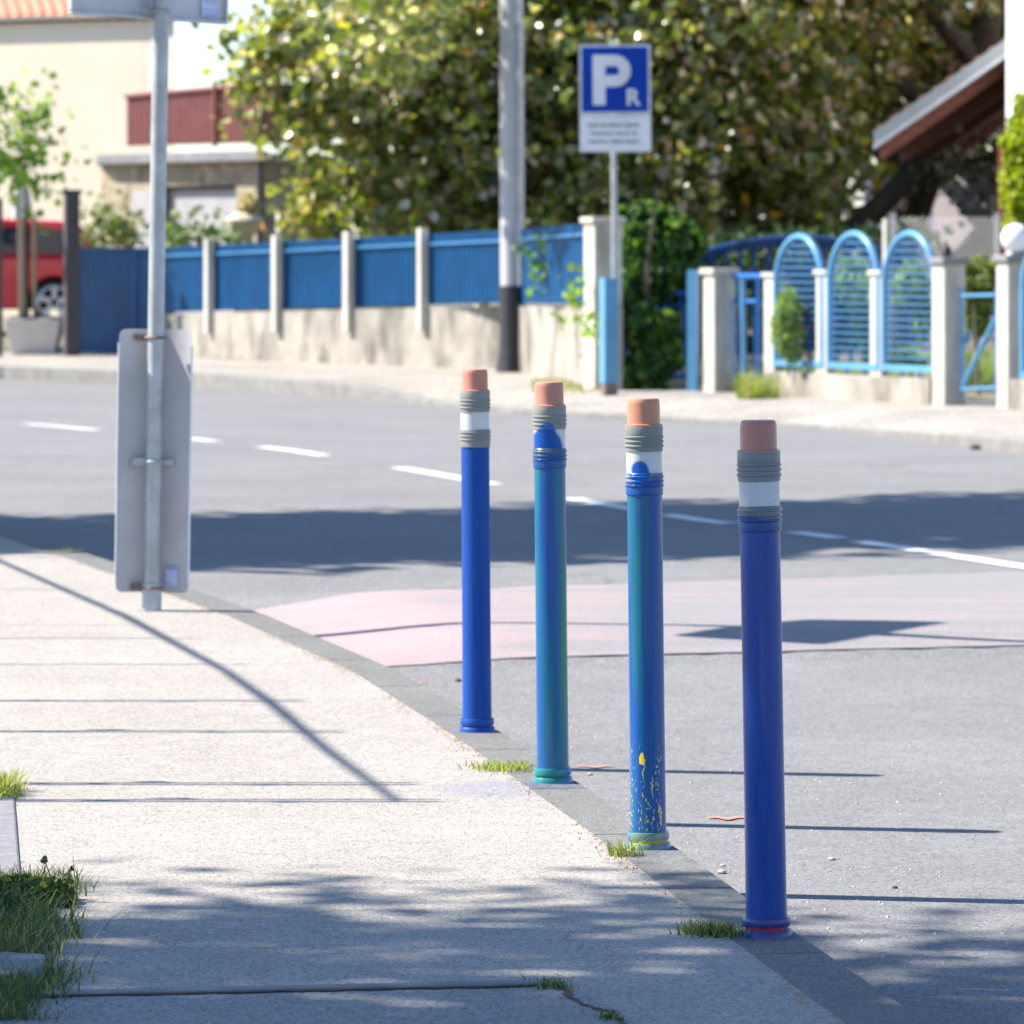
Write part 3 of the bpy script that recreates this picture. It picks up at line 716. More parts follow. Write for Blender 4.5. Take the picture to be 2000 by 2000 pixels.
tuft('grass tuft against the foot of the yellow splattered bollard', 1222, 1672, 70, 120, .035, [(.22, .25, .08), (.34, .32, .16), (.10, .14, .04)], dpy=5)
tuft('flat dark green weeds left of the foot of the nearest bollard', 1392, 1824, 130, 480, .022, GP, dpy=9)
tuft('low green weeds at the right end of the concrete edging strip', 1078, 1930, 85, 200, .018, GP, dpy=9)
tuft('small weed in the crack at the bottom edge of the picture', 1190, 1994, 60, 90, .016, GP, dpy=6)
tuft('bright grass tuft at left edge on sunny pavement', 5, 1552, 70, 600, .05, YG, dpy=12)
tuft('tiny tuft at the kerb joint beyond the leaning sign post', 135, 1078, 60, 60, .02, YG, dpy=3)
# lush verge at lower left
pts = []
while len(pts) < 9000:
    y = random.uniform(8.8, 10.75); edge = lerp(-.875, -.985, (y-9.1)/1.5)+.022*math.sin(y*9)+.015*math.sin(y*23)
    x = edge-abs(random.gauss(0, .16))
    if random.random() < .35: x = edge+.04*random.gauss(0, 1)
    if 9.24 < y < 9.52 and -.96 < x < -.85 and random.random() < .93: continue
    pts.append((x, y, -.01))
VG = [(.05, .085, .03), (.07, .11, .035), (.14, .15, .07), (.36, .32, .19), (.22, .21, .11)]
tag(blades('verge_grass', pts, .050, .0017, VG, M['grass'], None, (-1, 9.8, 0), .9, [4, 4, 2.4, 1.5, 1.5]), 'long grass spilling over the pavement edge at lower left', 'grass', kind='stuff')
t = thing('leafy_weed', 'dark leafy weed with two thin stalks creeping over the pavement from the grass verge', 'weed', (-.93, 10.45, 0))
bl = [(-1.08+.045*k, 10.42+.05*random.uniform(-1, 1), .025, .05, .08, .025) for k in range(4)]+[(-.915, 10.38, .012, .035, .05, .012), (-1.02, 10.25, .02, .06, .12, .025)]
foliage('leaves', bl, 1500, .017, [(.03, .06, .018), (.05, .085, .025), (.08, .10, .04)], M['leaf_matt'], t, (-.93, 10.45, 0), .3)
g = MB(); g.tube([(-.93, 10.45, .03), (-.945, 10.45, .06), (-.955, 10.45, .085)], .0011, 5); g.tube([(-.93, 10.45, .02), (-.91, 10.45, .04), (-.90, 10.45, .065)], .0011, 5)
g.build('stalk', M['bark'], t, True)
foliage('leaves', [(-.955, 10.45, .085, .006, .006, .008), (-.90, 10.45, .066, .005, .005, .006)], 30, .009, [(.05, .085, .03)], M['leaf_matt'], t, (-.93, 10.45, 0), .3)
# edging stones
g = MB()
g.prism([(-1.30, 12.6), (-1.22, 12.55), (-1.03, 10.75), (-1.10, 10.72)], -.1, .006)
tag(g.build('garden_edging', M['grey_stone'], origin=(-1.15, 11.6, 0), bevel=.006), 'low concrete garden edging at the left border of the pavement', 'edging')
g = MB(); vs = []
for k in range(9):
    a_ = k*2*math.pi/9; r = 1+.18*math.sin(k*2.3); vs.append((-.915+.062*math.cos(a_)*r, 9.36+.16*math.sin(a_)*r))
g.prism(vs, -.02, .028); tag(g.build('flat_stone', M['grey_stone'], origin=(-.915, 9.36, 0), bevel=.008), 'flat grey stone lying among the grass at lower left', 'stone')
# litter
def lf(label, px, py, s, hh=.1):
    x, d = rd(px, py, hh); z = zroad(x, d)+.006
    g = MB(); g.add([(x-s, d, z), (x-s*.3, d-s*.5, z+s*.22), (x+s*.5, d-s*.35, z+s*.1), (x+s, d, z), (x+s*.4, d+s*.5, z+s*.25), (x-s*.4, d+s*.4, z+.004)], [(0, 1, 5), (1, 2, 4, 5), (2, 3, 4)])
    o = g.build('fallen_leaf', M['leaf_dry'], origin=(x, d, z)); sd = o.modifiers.new('s', 'SOLIDIFY'); sd.thickness = .001
    tag(o, label, 'leaf', 'dry leaves on the road')
lf('dry orange leaf on the road beside the kerb before the first bollard', 825, 1337, .020)
lf('smaller dry leaf fragment right of the orange leaf by the kerb', 868, 1341, .010)
for (px, py, s, lb) in ((895, 1331, .012, 'dark small stone on the road left of the farthest bollard'), (1625, 1680, .010, 'pale pebble on the road between the two nearest bollards and the frame edge'), (1412, 1692, .007, 'small reddish pebble left of the nearest bollard'),
                        (1410, 1706, .012, 'whitish flat pebble on the road left of the nearest bollard'), (1500*1.1+98, 1735, .007, 'tiny dark pebble beside the long shadow of a bollard'), (1152, 1514, .009, 'white pebble beside the shadow line right of the green bollard'),
                        (1905, 876, .045, 'dark lump lying at the far kerb near the right edge')):
    x, d = rd(px, py); z = zroad(x, d)
    g = MB(); g.lathe([(s*.7, 0), (s, s*.3), (s*.8, s*.6), (s*.3, s*.75)], (x, d, z), 8); o = g.build('pebble', M['pebble'] if 'dark' not in lb else M['black_paint'], True and None, True, (x, d, z))
    tag(o, lb, 'pebble', 'loose stones on the road')

# ================================================================== FAR WALL AND BLUE FENCE
WL = [(-4.4, 64.0), (-3.05, 60.9), (-1.75, 58.7), (-.13, 56.3), (.50, 52.2), (.80, 48.0)]
def wl_at_px(px):
    k = (px-1000)/1e4
    for (x0, y0), (x1, y1) in zip(WL, WL[1:]):
        f0 = x0-k*y0; f1 = x1-k*y1
        if f0 <= 0 <= f1: s_ = -f0/(f1-f0); return Vector((lerp(x0, x1, s_), lerp(y0, y1, s_), 0))
    return Vector((WL[0][0], WL[0][1], 0)) if px < 400 else Vector((WL[-1][0], WL[-1][1], 0))
def zcap(p): return interp([(47, .80), (52, .74), (56.3, .70), (61, .58), (64, .50)], p.y)
def ztop(p): return interp([(47, 1.62), (52, 1.58), (56.3, 1.545), (60.9, 1.42), (64, 1.37)], p.y)
tw = thing('retaining_wall', 'low stained concrete wall carrying the blue sheet fence', 'wall', (WL[2][0], WL[2][1], 0))
for i, (a_, b_) in enumerate(zip(WL, WL[1:])):
    a_ = Vector((*a_, 0)); b_ = Vector((*b_, 0)); t_ = (b_-a_).normalized(); n_ = Vector((t_.y, -t_.x, 0))
    if n_.x > 0: n_ = -n_
    g = MB(); pts = [a_, b_-t_*.012, b_-n_*.24-t_*.012, a_-n_*.24]
    zt = [zcap(a_), zcap(b_), zcap(b_), zcap(a_)]
    vs = [tuple(p+Vector((0, 0, -.2))) for p in pts]+[tuple(p+Vector((0, 0, z))) for p, z in zip(pts, zt)]
    g.add(vs, [(3, 2, 1, 0), (4, 5, 6, 7), (0, 1, 5, 4), (1, 2, 6, 5), (2, 3, 7, 6), (3, 0, 4, 7)]); g.build('wall_section', M['wallc'], tw)
# posts and panels
post_px = [290, 413, 545, 685, 830, 1000, 1140]
pf = thing('sheet_fence', 'dark blue corrugated sheet fence between pale concrete posts on the far wall', 'fence', (WL[2][0], WL[2][1], .6))
pp = [wl_at_px(p) for p in post_px]
for i, (px, p) in enumerate(zip(post_px, pp)):
    if px in (1000, 1140): continue
    q = pp[i+1]; t_ = (q-p).normalized(); n_ = Vector((t_.y, -t_.x, 0)); n_ = n_ if n_.x < 0 else -n_
    rz = math.atan2(t_.y, t_.x)
    if px != 290:
        g = MB(); g.box(p+Vector((0, 0, (zcap(p)-.25+ztop(p)+.05)/2))-n_*.03+n_*.06, (.11, .10, ztop(p)-zcap(p)+.30), rz); g.build('fence_post', M['cream'], pf, bevel=.01)
    if px == 545: MB().box(p+Vector((-.02, 1.0, 1.60)), (.1, .1, .3), rz).build('post_stub', M['cream'], pf, bevel=.01)
for i in range(len(pp)-1):
    a_, b_ = pp[i], pp[i+1]; t_ = (b_-a_).normalized(); n_ = Vector((t_.y, -t_.x, 0)); n_ = n_ if n_.x < 0 else -n_
    L = (b_-a_).length; g = MB(); nx = int(L/.03); amp = .012; base = 0
    for k in range(nx+1):
        p = a_+t_*(L*k/nx)-n_*(.06+(amp if (k//2) % 2 else -amp))
        g.v += [tuple(p+Vector((0, 0, zcap(p)+.03))), tuple(p+Vector((0, 0, ztop(p)-.02)))]
    g.f = [(2*k, 2*k+2, 2*k+3, 2*k+1) for k in range(nx)]
    o = g.build('sheet_panel', M['blue_sheet'], pf); sm = o.modifiers.new('s', 'SOLIDIFY'); sm.thickness = .004
    g = MB(); za, zb = ztop(a_)-.13, ztop(b_)-.13
    A_ = a_+n_*.0+t_*.08; B_ = b_-t_*.08
    vs = []
    for P_, z in ((A_, za), (B_, zb)):
        vs += [P_-n_*.045+Vector((0, 0, z-.012)), P_-n_*.015+Vector((0, 0, z-.012)), P_-n_*.015+Vector((0, 0, z+.012)), P_-n_*.045+Vector((0, 0, z+.012))]
    g.add(vs, [(0, 1, 5, 4), (1, 2, 6, 5), (2, 3, 7, 6), (3, 0, 4, 7), (0, 3, 2, 1), (4, 5, 6, 7)]); g.build('rail', M['blue_trim'], pf)
# blue sheet gate at left and its dark post
t = thing('sheet_gate', 'dark blue sheet gate in shade at the left end of the fence', 'gate', at(230, 690, 65) - Vector((0, 0, 0)))
a_ = Vector(((152-1000)*66.5/1e4, 66.5, 0)); b_ = Vector((WL[0][0]+.02, WL[0][1]+.15, 0)); b_ = Vector(((300-1000)*64/1e4, 64.2, 0))
t_ = (b_-a_).normalized(); L = (b_-a_).length; nx = int(L/.04); g = MB(); n_ = Vector((t_.y, -t_.x, 0))
for k in range(nx+1):
    p = a_+t_*(L*k/nx)+n_*(.012 if (k//2) % 2 else -.012); g.v += [tuple(p+Vector((0, 0, -.02))), tuple(p+Vector((0, 0, 1.34)))]
g.f = [(2*k, 2*k+2, 2*k+3, 2*k+1) for k in range(nx)]
o = g.build('sheet_panel', M['blue_sheet'], t); o.modifiers.new('s', 'SOLIDIFY').thickness = .004
g = MB(); m_ = a_+t_*L*.78+n_*.03; g.tube([m_+Vector((0, 0, .0)), m_+Vector((0, 0, 1.32))], .012, 8); g.build('gate_rod', M['blue_mid'], t, True)
t = thing('gate_post', 'thick dark weathered post left of the blue sheet gate', 'post', at(140, 695, 64))
p = at(140, 695, 63.6); MB().box((p.x, p.y, 1.0), (.18, .18, 2.05), R(15)).build('post', M['wood_dark'], t, bevel=.01)
MB().box((p.x, p.y, 2.035), (.22, .22, .05), R(15)).build('cap', M['wood_dark'], t)
o = MB().box((at(0, 0, 63).x-.02, 63, .95), (.09, .14, 2.0)).build('gate_post', M['wood_dark'], origin=(at(0, 0, 63).x-.02, 63, 0)); tag(o, 'dark slim post at the very left edge of the picture', 'post')
# cream pillar with stone cap
def pillar(px, pyb, w_, l_, ztop_, u, label, cap=True, mat='cream', group='pale pillars of the far fences', capm='cap', d=None, ov=.03):
    d = d or 1e4*CH/(pyb-485); X = (px-1000)*d/1e4; rz = math.atan2(u[1], u[0]); u = Vector((u[0], u[1], 0)).normalized(); n_ = Vector((u.y, -u.x, 0)); n_ = n_ if n_.x < 0 else -n_
    c = Vector((X, d, 0))-n_*w_/2+u*l_/2*0
    t = thing('pillar', label, 'pillar', (c.x, c.y, 0), group)
    MB().box((c.x, c.y, ztop_/2-.1), (l_, w_, ztop_+.2), rz).build('shaft', M[mat], t, bevel=.012)
    if cap: MB().box((c.x, c.y, ztop_+.028), (l_+2*ov, w_+2*ov, .06), rz).build('cap', M[capm], t, bevel=.012)
    return c
U1 = (.306, -.952)
pillar(1150, 768, .28, .32, 1.57, U1, 'tall white pillar with projecting cap at the right end of the blue sheet fence', d=48.2)
# concrete power pole
PX, PD = .01, 55.1
t = thing('power_pole', 'pale concrete power pole with black painted base before the blue fence', 'utility pole', (PX, PD, 0)); t.rotation_euler = (0, R(-.25), 0)
MB().lathe([(.128, .93), (.132, 2.2), (.118, 6), (.10, 9.5)], (PX, PD, 0), 20).build('shaft', M['conc_pole'], t, True)
MB().lathe([(.195, -.05), (.18, .03), (.148, .25), (.141, .93)], (PX, PD, 0), 20).build('painted_base', M['black_paint'], t, True)
g = MB(); g.tube([(PX+.085, PD-.125, .93), (PX+.085, PD-.125, 8)], .028, 10); g.build('conduit', M['galv'], t, True)
for zz in (1.7, 2.35, 2.9, 3.5):
    MB().lathe([(.137, zz), (.139, zz+.03)], (PX, PD, 0), 20).build('strap', M['galv'], t, True)

# ================================================================== PARKING SIGN
SX, SY = (1202-1000)*47.1/1e4, 47.1
t = thing('parking_sign', 'blue parking sign with white P and small R above a white text plate', 'traffic sign', (SX, SY, 0)); t.rotation_euler = (0, R(-.4), 0)
zs = lambda py: CH+(485-py)*47.05/1e4
MB().tube([(SX, SY, 0), (SX, SY, zs(78))], .026, 12).build('pole', M['galv'], t, True)
cx = SX+.015; wS = 139*47.05/1e4; zA, zB, zC = zs(87), zs(224), zs(297)
MB().box((cx, SY-.035, (zA+zB)/2+.002), (wS, .008, zA-zB-.004)).build('border', M['blue_trim'] if False else M['sign_white'], t, bevel=.0)
MB().box((cx, SY-.041, (zA+zB)/2+.002), (wS*.935, .006, (zA-zB)*.93)).build('blue_face', M['sign_blue'], t)
MB().box((cx, SY-.035, (zB+zC)/2), (wS, .008, zB-zC-.006)).build('text_plate', M['sign_white'], t, bevel=.0)
def text(s_, size, x, z, y, mat, parent, name, off=0., align='CENTER', depth=.0015, sx=1):
    cu = bpy.data.curves.new('txt', 'FONT'); cu.body = s_; cu.size = size; cu.offset = off; cu.extrude = depth; cu.align_x = align
    ob = bpy.data.objects.new('txt', cu); C.objects.link(ob)
    dg = bpy.context.evaluated_depsgraph_get(); me = bpy.data.meshes.new_from_object(ob.evaluated_get(dg)); bpy.data.objects.remove(ob)
    me.materials.clear(); me.materials.append(mat)
    for v in me.vertices: v.co = Vector((v.co.x*sx+x-parent['_o'][0], y-v.co.z-parent['_o'][1], v.co.y+z-parent['_o'][2]))
    o = bpy.data.objects.new(name, me); C.objects.link(o); o.parent = parent; return o
# bold P: stem plus bowl
yl = SY-.046
g = MB(); px0 = SX-wS*.29
zt_, zb_ = zs(107), zs(205); stw = .115
def outlineP(x0, zb, zt, w_, st, bowl):
    zm = zt-bowl; r = bowl/2; g = MB(); xr = x0+w_-r
    out = [(x0, zb), (x0+st, zb), (x0+st, zm)]+[(xr+r*math.sin(a), zt-r-r*math.cos(a)) for a in [k*math.pi/14 for k in range(15)]]+[(x0, zt)]
    ri = r-st*.90; hole = [(x0+st, zt-r-ri)]+[(xr+ri*math.sin(a), zt-r-ri*math.cos(a)) for a in [k*math.pi/14 for k in range(15)]]+[(x0+st, zt-r+ri)]
    # stem
    g.box((x0+st/2, yl, (zb+zt)/2), (st, .003, zt-zb))
    n = 15; o_ = [(x0+st, zm)]+out[3:18]+[(x0+st, zt)]; h_ = hole
    vs = [(p[0], yl-.0015, p[1]) for p in o_]+[(p[0], yl-.0015, p[1]) for p in h_]; m_ = len(o_)
    g.add(vs, [(i, i+1, m_+i+1, m_+i) for i in range(m_-1)])
    return g
outlineP(px0, zb_, zt_, wS*.535, stw, (zt_-zb_)*.635).build('letter_p', M['sign_white'], t)
text('R', .21, SX+wS*.27, zs(205), yl, M['sign_white'], t, 'letter_r', .0055)
for k, (s_, sz) in enumerate((('Samo za stanare zgrade', .050), ('Rezervirano ulica br. 26', .044), ('vlasnicima u Matici stanara', .044))):
    text(s_, sz, SX, zs(247+k*16), SY-.0405, M['ink'], t, 'plate_text', .0006)

# ================================================================== GATES, ARCHED FENCE
t = thing('gate_post', 'square bright blue gate post with rusty foot beside the white pillar', 'post', (.92, 46.8, 0))
MB().box((.885, 46.85, .58), (.13, .15, .96), R(17.8)).build('post', M['blue_tube'], t, bevel=.004)
MB().box((.885, 46.85, .05), (.115, .13, .12), R(17.8)).build('foot', M['rust'], t)
U2 = Vector((.417, -.909, 0)); N2 = Vector((-.909, -.417, 0))
def fl(px): d = 23.618/(.459+(px-1000)/1e4); return Vector(((px-1000)*d/1e4, d, 0))
pillar(1384, 765, .23, .23, 1.09, U2, 'grey cream gate pillar between the two blue gates', d=47.5)
for px, lb in ((1500, 'slim white post left of the first blue arch'), (1602, 'slim white post between the first and second blue arches'), (1708, 'slim white post between the second and third blue arches')):
    p = fl(px); t = thing('pillar', lb, 'pillar', p, 'pale pillars of the far fences'); rz = math.atan2(U2.y, U2.x); c = p-N2*.05
    zt = 1.07 if px < 1550 else 1.10
    MB().box((c.x, c.y, zt/2-.1), (.20, .085, zt+.2), rz).build('shaft', M['cream'], t, bevel=.01)
    MB().box((c.x, c.y, zt+.02), (.24, .13, .045), rz).build('cap', M['cap'], t, bevel=.01)
c = pillar(1832, 793, .21, .215, 1.20, U2, 'broad grey pillar with flat dark cap at the right end of the arches', d=43.5, capm='slab')
tag(MB().lathe([(.05, 1.26), (.045, 1.33), (.02, 1.36)], (c.x-.02, c.y, 0), 10).build('pillar_light', M['black_paint'], None, True, (c.x, c.y, 1.26)), 'small black lamp stub on the flat cap of the broad pillar', 'lamp')
# low wall under the arches
a_, b_ = fl(1497), fl(1820); g = MB(); g.prism([tuple((a_+N2*.03)[:2]), tuple((b_+N2*.03)[:2]), tuple((b_-N2*.2)[:2]), tuple((a_-N2*.2)[:2])], -.2, .22)
tag(g.build('low_wall', M['wallc'], origin=a_, bevel=.01), 'low stained plinth wall under the three blue arches', 'wall')
a2 = fl(1990); 
# arched panels
def arch_panel(p0, L, label, zb=.30, zs_=.98, H=.46, dz=0, group='arched blue fence panels'):
    """p0 left-bottom; runs along U2"""
    t = thing('arch_panel', label, 'fence panel', (p0.x, p0.y, 0), group)
    P = lambda s_, z: Vector((p0.x+U2.x*s_, p0.y+U2.y*s_, z+dz))
    r = .032; path = [P(0, zb), P(0, zs_)]+[P(L/2-L/2*math.cos(a), zs_+H*math.sin(a)) for a in [k*math.pi/20 for k in range(1, 20)]]+[P(L, zs_), P(L, zb)]
    g = MB(); g.tube(path, r, 10); g.build('frame', M['blue_tube'], t, True)
    g = MB(); g.box((P(0, 0)+P(L, 0))/2*1+Vector((0, 0, zb-dz/1+dz*0)), (L+.06, .05, .055), math.atan2(U2.y, U2.x)); g.build('bottom_rail', M['blue_tube'], t, bevel=.004)
    z = zb+.07; sg = MB()
    while z < zs_+H-.05:
        if z <= zs_: s0, s1 = 0, L
        else:
            q = math.sqrt(max(0, 1-((z-zs_)/H)**2)); s0, s1 = L/2-L/2*q, L/2+L/2*q
        sg.box((P(s0, z)+P(s1, z))/2, (s1-s0, .014, .024), math.atan2(U2.y, U2.x))
        z += .066
    sg.build('slats', M['blue_slat'], t)
    for s_ in (L*.35, L*.7): MB().box(P(s_, zb-.07), (.03, .03, .10)).build('foot', M['blue_tube'], t)
    return t
for px, lb in ((1512, 'blue arched slat panel, leftmost of the three, with bush before it'), (1617, 'blue arched slat panel, middle one of the three beside each other'), (1724, 'blue arched slat panel, rightmost of the three, against the broad pillar')):
    p = fl(px)-N2*.02; arch_panel(p, .90, lb, dz=.02 if px > 1600 else 0)
arch_panel(fl(1985)+Vector((.0, -.6, 0)), .95, 'arched blue panel cut by the right edge of the picture', zs_=1.0)
# right gate pillar with globe
c = pillar(1957, 797, .20, .20, 1.22, U2, 'white gate pillar at the right edge carrying a globe', d=42.7, capm='slab')
t = thing('globe_lamp', 'round white globe lamp on the right gate pillar', 'lamp', (c.x+.05, c.y, 1.27))
MB().lathe([(.04, 1.27), (.04, 1.30)], (c.x+.03, c.y, 0), 12).build('holder', M['slab'], t, True)
g = MB(); g.lathe([(max(.003, .125*math.sin(a)), 1.415-.125*math.cos(a)) for a in [k*math.pi/16 for k in range(17)]], (c.x+.03, c.y, 0), 24); g.build('globe', M['globe'], t, True)
# low wall at far right
g = MB(); p = Vector((4.15, 42.5, 0)); g.prism([(4.12, 42.4), (5.6, 39.2), (5.9, 39.4), (4.4, 42.5)], -.2, .25); tag(g.build('low_wall', M['wallc'], origin=p, bevel=.01), 'short plinth wall at the right edge of the picture', 'wall')
# small ajar gate between broad pillar and right pillar
t = thing('garden_gate', 'light blue tube gate with diagonal braces near the right edge', 'gate', at(1910, 790, 43.2))
def bar(g, p, q, r=.015): g.tube([p, q], r, 8)
q0, q1 = 43.4, 43.0
g = MB(); bar(g, at(1876, 578, q0), at(1948, 576, q1), .014); bar(g, at(1876, 760, q0), at(1948, 757, q1), .014); bar(g, at(1878, 560, q0), at(1878, 775, q0), .016); g.build('frame', M['blue_tube'], t, True)
g = MB(); bar(g, at(1880, 755, q0), at(1950, 610, q1), .022); g.build('brace', M['blue_tube'], t, True)
g = MB(); bar(g, at(1876, 682, q0), at(1896, 648, q0), .022); g.build('brace', M['blue_tube'], t, True)
g = MB(); bar(g, at(1946, 560, q1), at(1946, 775, q1), .016); g.build('frame_post', M['blue_mid'], t, True)
# pedestrian gate 1430-1490
t = thing('garden_gate', 'narrow blue bar gate between the cream pillar and the first slim post', 'gate', at(1460, 770, 47.2))
d0, d1 = 47.6, 47.0
g = MB()
for (p, q, r) in ((at(1424, 540, d0), at(1492, 540, d1), .03), (at(1424, 588, d0), at(1492, 590, d1), .022), (at(1424, 735, d0), at(1492, 735, d1), .02), (at(1482, 545, d1), at(1484, 745, d1), .018)): bar(g, p, q, r)
g.build('frame', M['blue_mid'], t, True)
for px in (1430, 1443, 1474): g = MB(); bar(g, at(px, 590, 47.3), at(px+1, 745, 47.3), .009); g.build('bar', M['blue_mid'], t, True)
g = MB(); bar(g, at(1450, 545, 47.1), at(1454, 745, 47.1), .024); g.build('bar', M['blue_tube'], t, True)
# wide vehicle gate behind ivy
t = thing('garden_gate', 'wide blue bar gate half hidden by ivy beside the blue gate post', 'gate', at(1280, 770, 47.8))
g = MB(); d0 = 49.0
for (p, q, r) in ((at(1210, 578, d0), at(1345, 572, d0), .028), (at(1215, 600, d0), at(1345, 596, d0), .014), (at(1215, 735, d0), at(1345, 735, d0), .022), (at(1214, 578, d0), at(1214, 740, d0), .02), (at(1344, 572, d0), at(1344, 740, d0), .02)): bar(g, p, q, r)
g.build('frame', M['blue_mid'], t, True)
for px in (1222, 1246, 1272, 1298, 1330): g = MB(); bar(g, at(px, 575, d0), at(px, 740, d0), .014); g.build('bar', M['blue_mid'], t, True)
g = MB(); g.box((at(1354, 0, 47.7).x, 47.7, .56), (.092, .09, 1.14), R(-20)); tag(g.build('gate_post', M['blue_tube'], origin=(at(1354, 0, 47.7).x, 47.7, 0), bevel=.004), 'slim light blue gate post against the cream pillar', 'post')
# big arched gate behind
t = thing('arched_gate', 'wide dark blue gate with curved top rising behind the arches', 'gate', at(1520, 760, 55))
D = 55; top = lambda px: 512-47*math.sin(max(0, min(1, (px-1325)/460))*math.pi)**.8
g = MB(); g.tube([at(px, top(px), D) for px in range(1335, 1780, 15)], .035, 8); g.build('top_rail', M['blue_dark'], t, True)
g = MB(); g.tube([at(px, top(px)+12, D) for px in range(1335, 1780, 15)], .02, 8); bar(g, at(1335, 535, D), at(1775, 535, D), .03); bar(g, at(1335, 735, D), at(1775, 735, D), .03); g.build('rail', M['blue_dark'], t, True)
for px in range(1338, 1780, 27): g = MB(); g.box((at(px, 0, D).x, D, (at(px, top(px), D).z+.0)/2), (.045, .02, at(px, top(px), D).z)); g.build('bar', M['blue_dark'], t)

# ================================================================== BUSHES FAR
def shrub(name, label, cat, blobs, n, size, pal, base, stem=None, mat='leaf_matt', group=None, prob=None, sub=0, shell=.6):
    t = thing(name, label, cat, base, group)
    foliage('crown', blobs, n, size, pal, M[mat], t, base, shell, prob=prob, sub=sub)
    if stem:
        for s_ in stem: g = MB(); g.tube(s_[0], s_[1], 8); g.build('stem', M['bark'], t, True)
    return t
def bl(px, py, d, rx, rz, ry=None): p = at(px, py, d); k = d/1e4; return (p.x, p.y, p.z, rx*k, (ry or rx)*k, rz*k)
G_IVY = [(.03, .065, .02), (.045, .10, .025), (.08, .16, .03), (.16, .28, .05)]
b0 = Vector((1.28, 48.3, 0))
shrub('ivy_bush', 'dense dark green ivy growing over the wide blue gate', 'shrub',
      [bl(1255, 735, 48.2, 42, 36), bl(1280, 700, 48.3, 46, 45), bl(1255, 640, 48.3, 40, 40), bl(1290, 650, 48.5, 36, 40), bl(1240, 560, 48.8, 42, 50), bl(1275, 520, 49, 55, 55), bl(1320, 560, 49.2, 38, 50), bl(1245, 480, 49, 42, 45), bl(1290, 455, 49.2, 50, 45), bl(1330, 480, 49.6, 42, 40), bl(1250, 425, 49.2, 40, 30)],
      13000, .085, G_IVY, b0, [([b0, b0+Vector((0, .1, 1.2)), b0+Vector((.1, .1, 1.9))], [.02, .02, .01])], prob=[2.4, 3, 2, 1])
G_LIGHT = [(.26, .36, .12), (.32, .42, .15), (.18, .26, .08)]
p = at(1540, 735, 45.9)
shrub('garden_bush', 'light green feathery bush in front of the leftmost blue arch', 'shrub', [bl(1540, 610, 45.75, 27, 40, 20), bl(1535, 650, 45.75, 30, 40, 20), bl(1550, 685, 45.75, 18, 28, 14)], 2600, .03, G_LIGHT, p, [([p, p+Vector((0, -.05, .4))], [.01, .01])])
p = at(1690, 745, 45.4)
shrub('garden_bush', 'light green bush behind the middle blue arch', 'shrub', [bl(1690, 610, 45.6, 30, 60), bl(1660, 540, 47.4, 34, 40), bl(1700, 680, 45.7, 18, 30)], 3000, .035, G_LIGHT, p, [([p, p+Vector((0, 0, .5))], [.012, .01])])
p = at(1780, 760, 46.4)
shrub('garden_bush', 'light green bush behind the rightmost blue arch', 'shrub', [bl(1780, 560, 46.6, 36, 40), bl(1800, 620, 46.6, 22, 40), bl(1770, 700, 46, 40, 18)], 3000, .035, G_LIGHT, p, [([p, p+Vector((0, 0, .7))], [.012, .01])])
p = at(1912, 770, 46)
shrub('garden_bush', 'yellow green bush behind the diagonal braced gate', 'shrub', [bl(1910, 560, 47, 40, 50), bl(1880, 540, 47, 26, 34), bl(1940, 555, 47, 26, 40), bl(1910, 620, 47.2, 36, 34)], 4200, .04, [(.22, .27, .07), (.14, .2, .05), (.28, .3, .1)], p, [([p, p+Vector((0, 0.5, .8))], [.02, .012])])
p = at(1990, 500, 50); p.z = 0
shrub('thuja', 'bright yellow green conifer before the white house wall at right edge', 'shrub', [bl(2000, 400, 50, 40, 60), bl(2010, 330, 50, 50, 80), bl(1990, 290, 50, 32, 55), bl(2015, 240, 50, 40, 60), bl(1975, 380, 50, 20, 30), bl(2010, 450, 50.5, 26, 50)], 9000, .05, [(.36, .40, .02), (.26, .34, .02), (.45, .46, .04)], p, [([p, p+Vector((.1, 0, 2.2))], [.06, .03])])
# dark hedge seen through gates
p = Vector((3.2, 58.5, .1))
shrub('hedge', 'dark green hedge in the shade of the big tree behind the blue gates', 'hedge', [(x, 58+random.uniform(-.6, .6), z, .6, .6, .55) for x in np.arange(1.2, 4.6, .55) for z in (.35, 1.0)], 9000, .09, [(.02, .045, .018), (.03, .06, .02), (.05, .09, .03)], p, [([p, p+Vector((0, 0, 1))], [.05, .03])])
def ground_weeds(label, pxs, py0, py1, n, h, pal, kind='stuff', name='grass_patch'):
    pts = []
    for _ in range(n):
        py = random.uniform(py0, py1); px = random.uniform(*pxs); d = 1e4*CH/(py-485); pts.append(((px-1000)*d/1e4, d, -.01))
    c = np.mean(pts, 0); tag(blades(name, pts, h, .006, pal, M['grass'], None, tuple(c), .5), label, 'grass', kind=kind)
ground_weeds('yellow green grass clump at the foot of the slim white post', (1440, 1520), 752, 780, 2600, .20, YG)
ground_weeds('short dry grass at the foot of the retaining wall right of the power pole', (1040, 1180), 742, 765, 900, .05, [(.3, .25, .12), (.2, .22, .07)])
ground_weeds('tall garden grass behind the diagonal braced gate', (1880, 1945), 735, 770, 2400, .30, [(.16, .22, .07), (.25, .28, .1), (.10, .14, .05)])
ground_weeds('grass in the yard behind the arches', (1510, 1850), 725, 750, 3500, .15, [(.16, .22, .07), (.2, .25, .08)])
p = wl_at_px(1120)
shrub('wall_weed', 'bright green creeper hanging over the retaining wall beside the white pillar', 'plant', [bl(1135, 600, 49.6, 14, 40), bl(1150, 570, 48.3, 10, 30), bl(1150, 640, 47.9, 12, 26)], 120, .07, [(.25, .36, .03), (.18, .28, .03)], p, sub=6)
p = wl_at_px(1080)
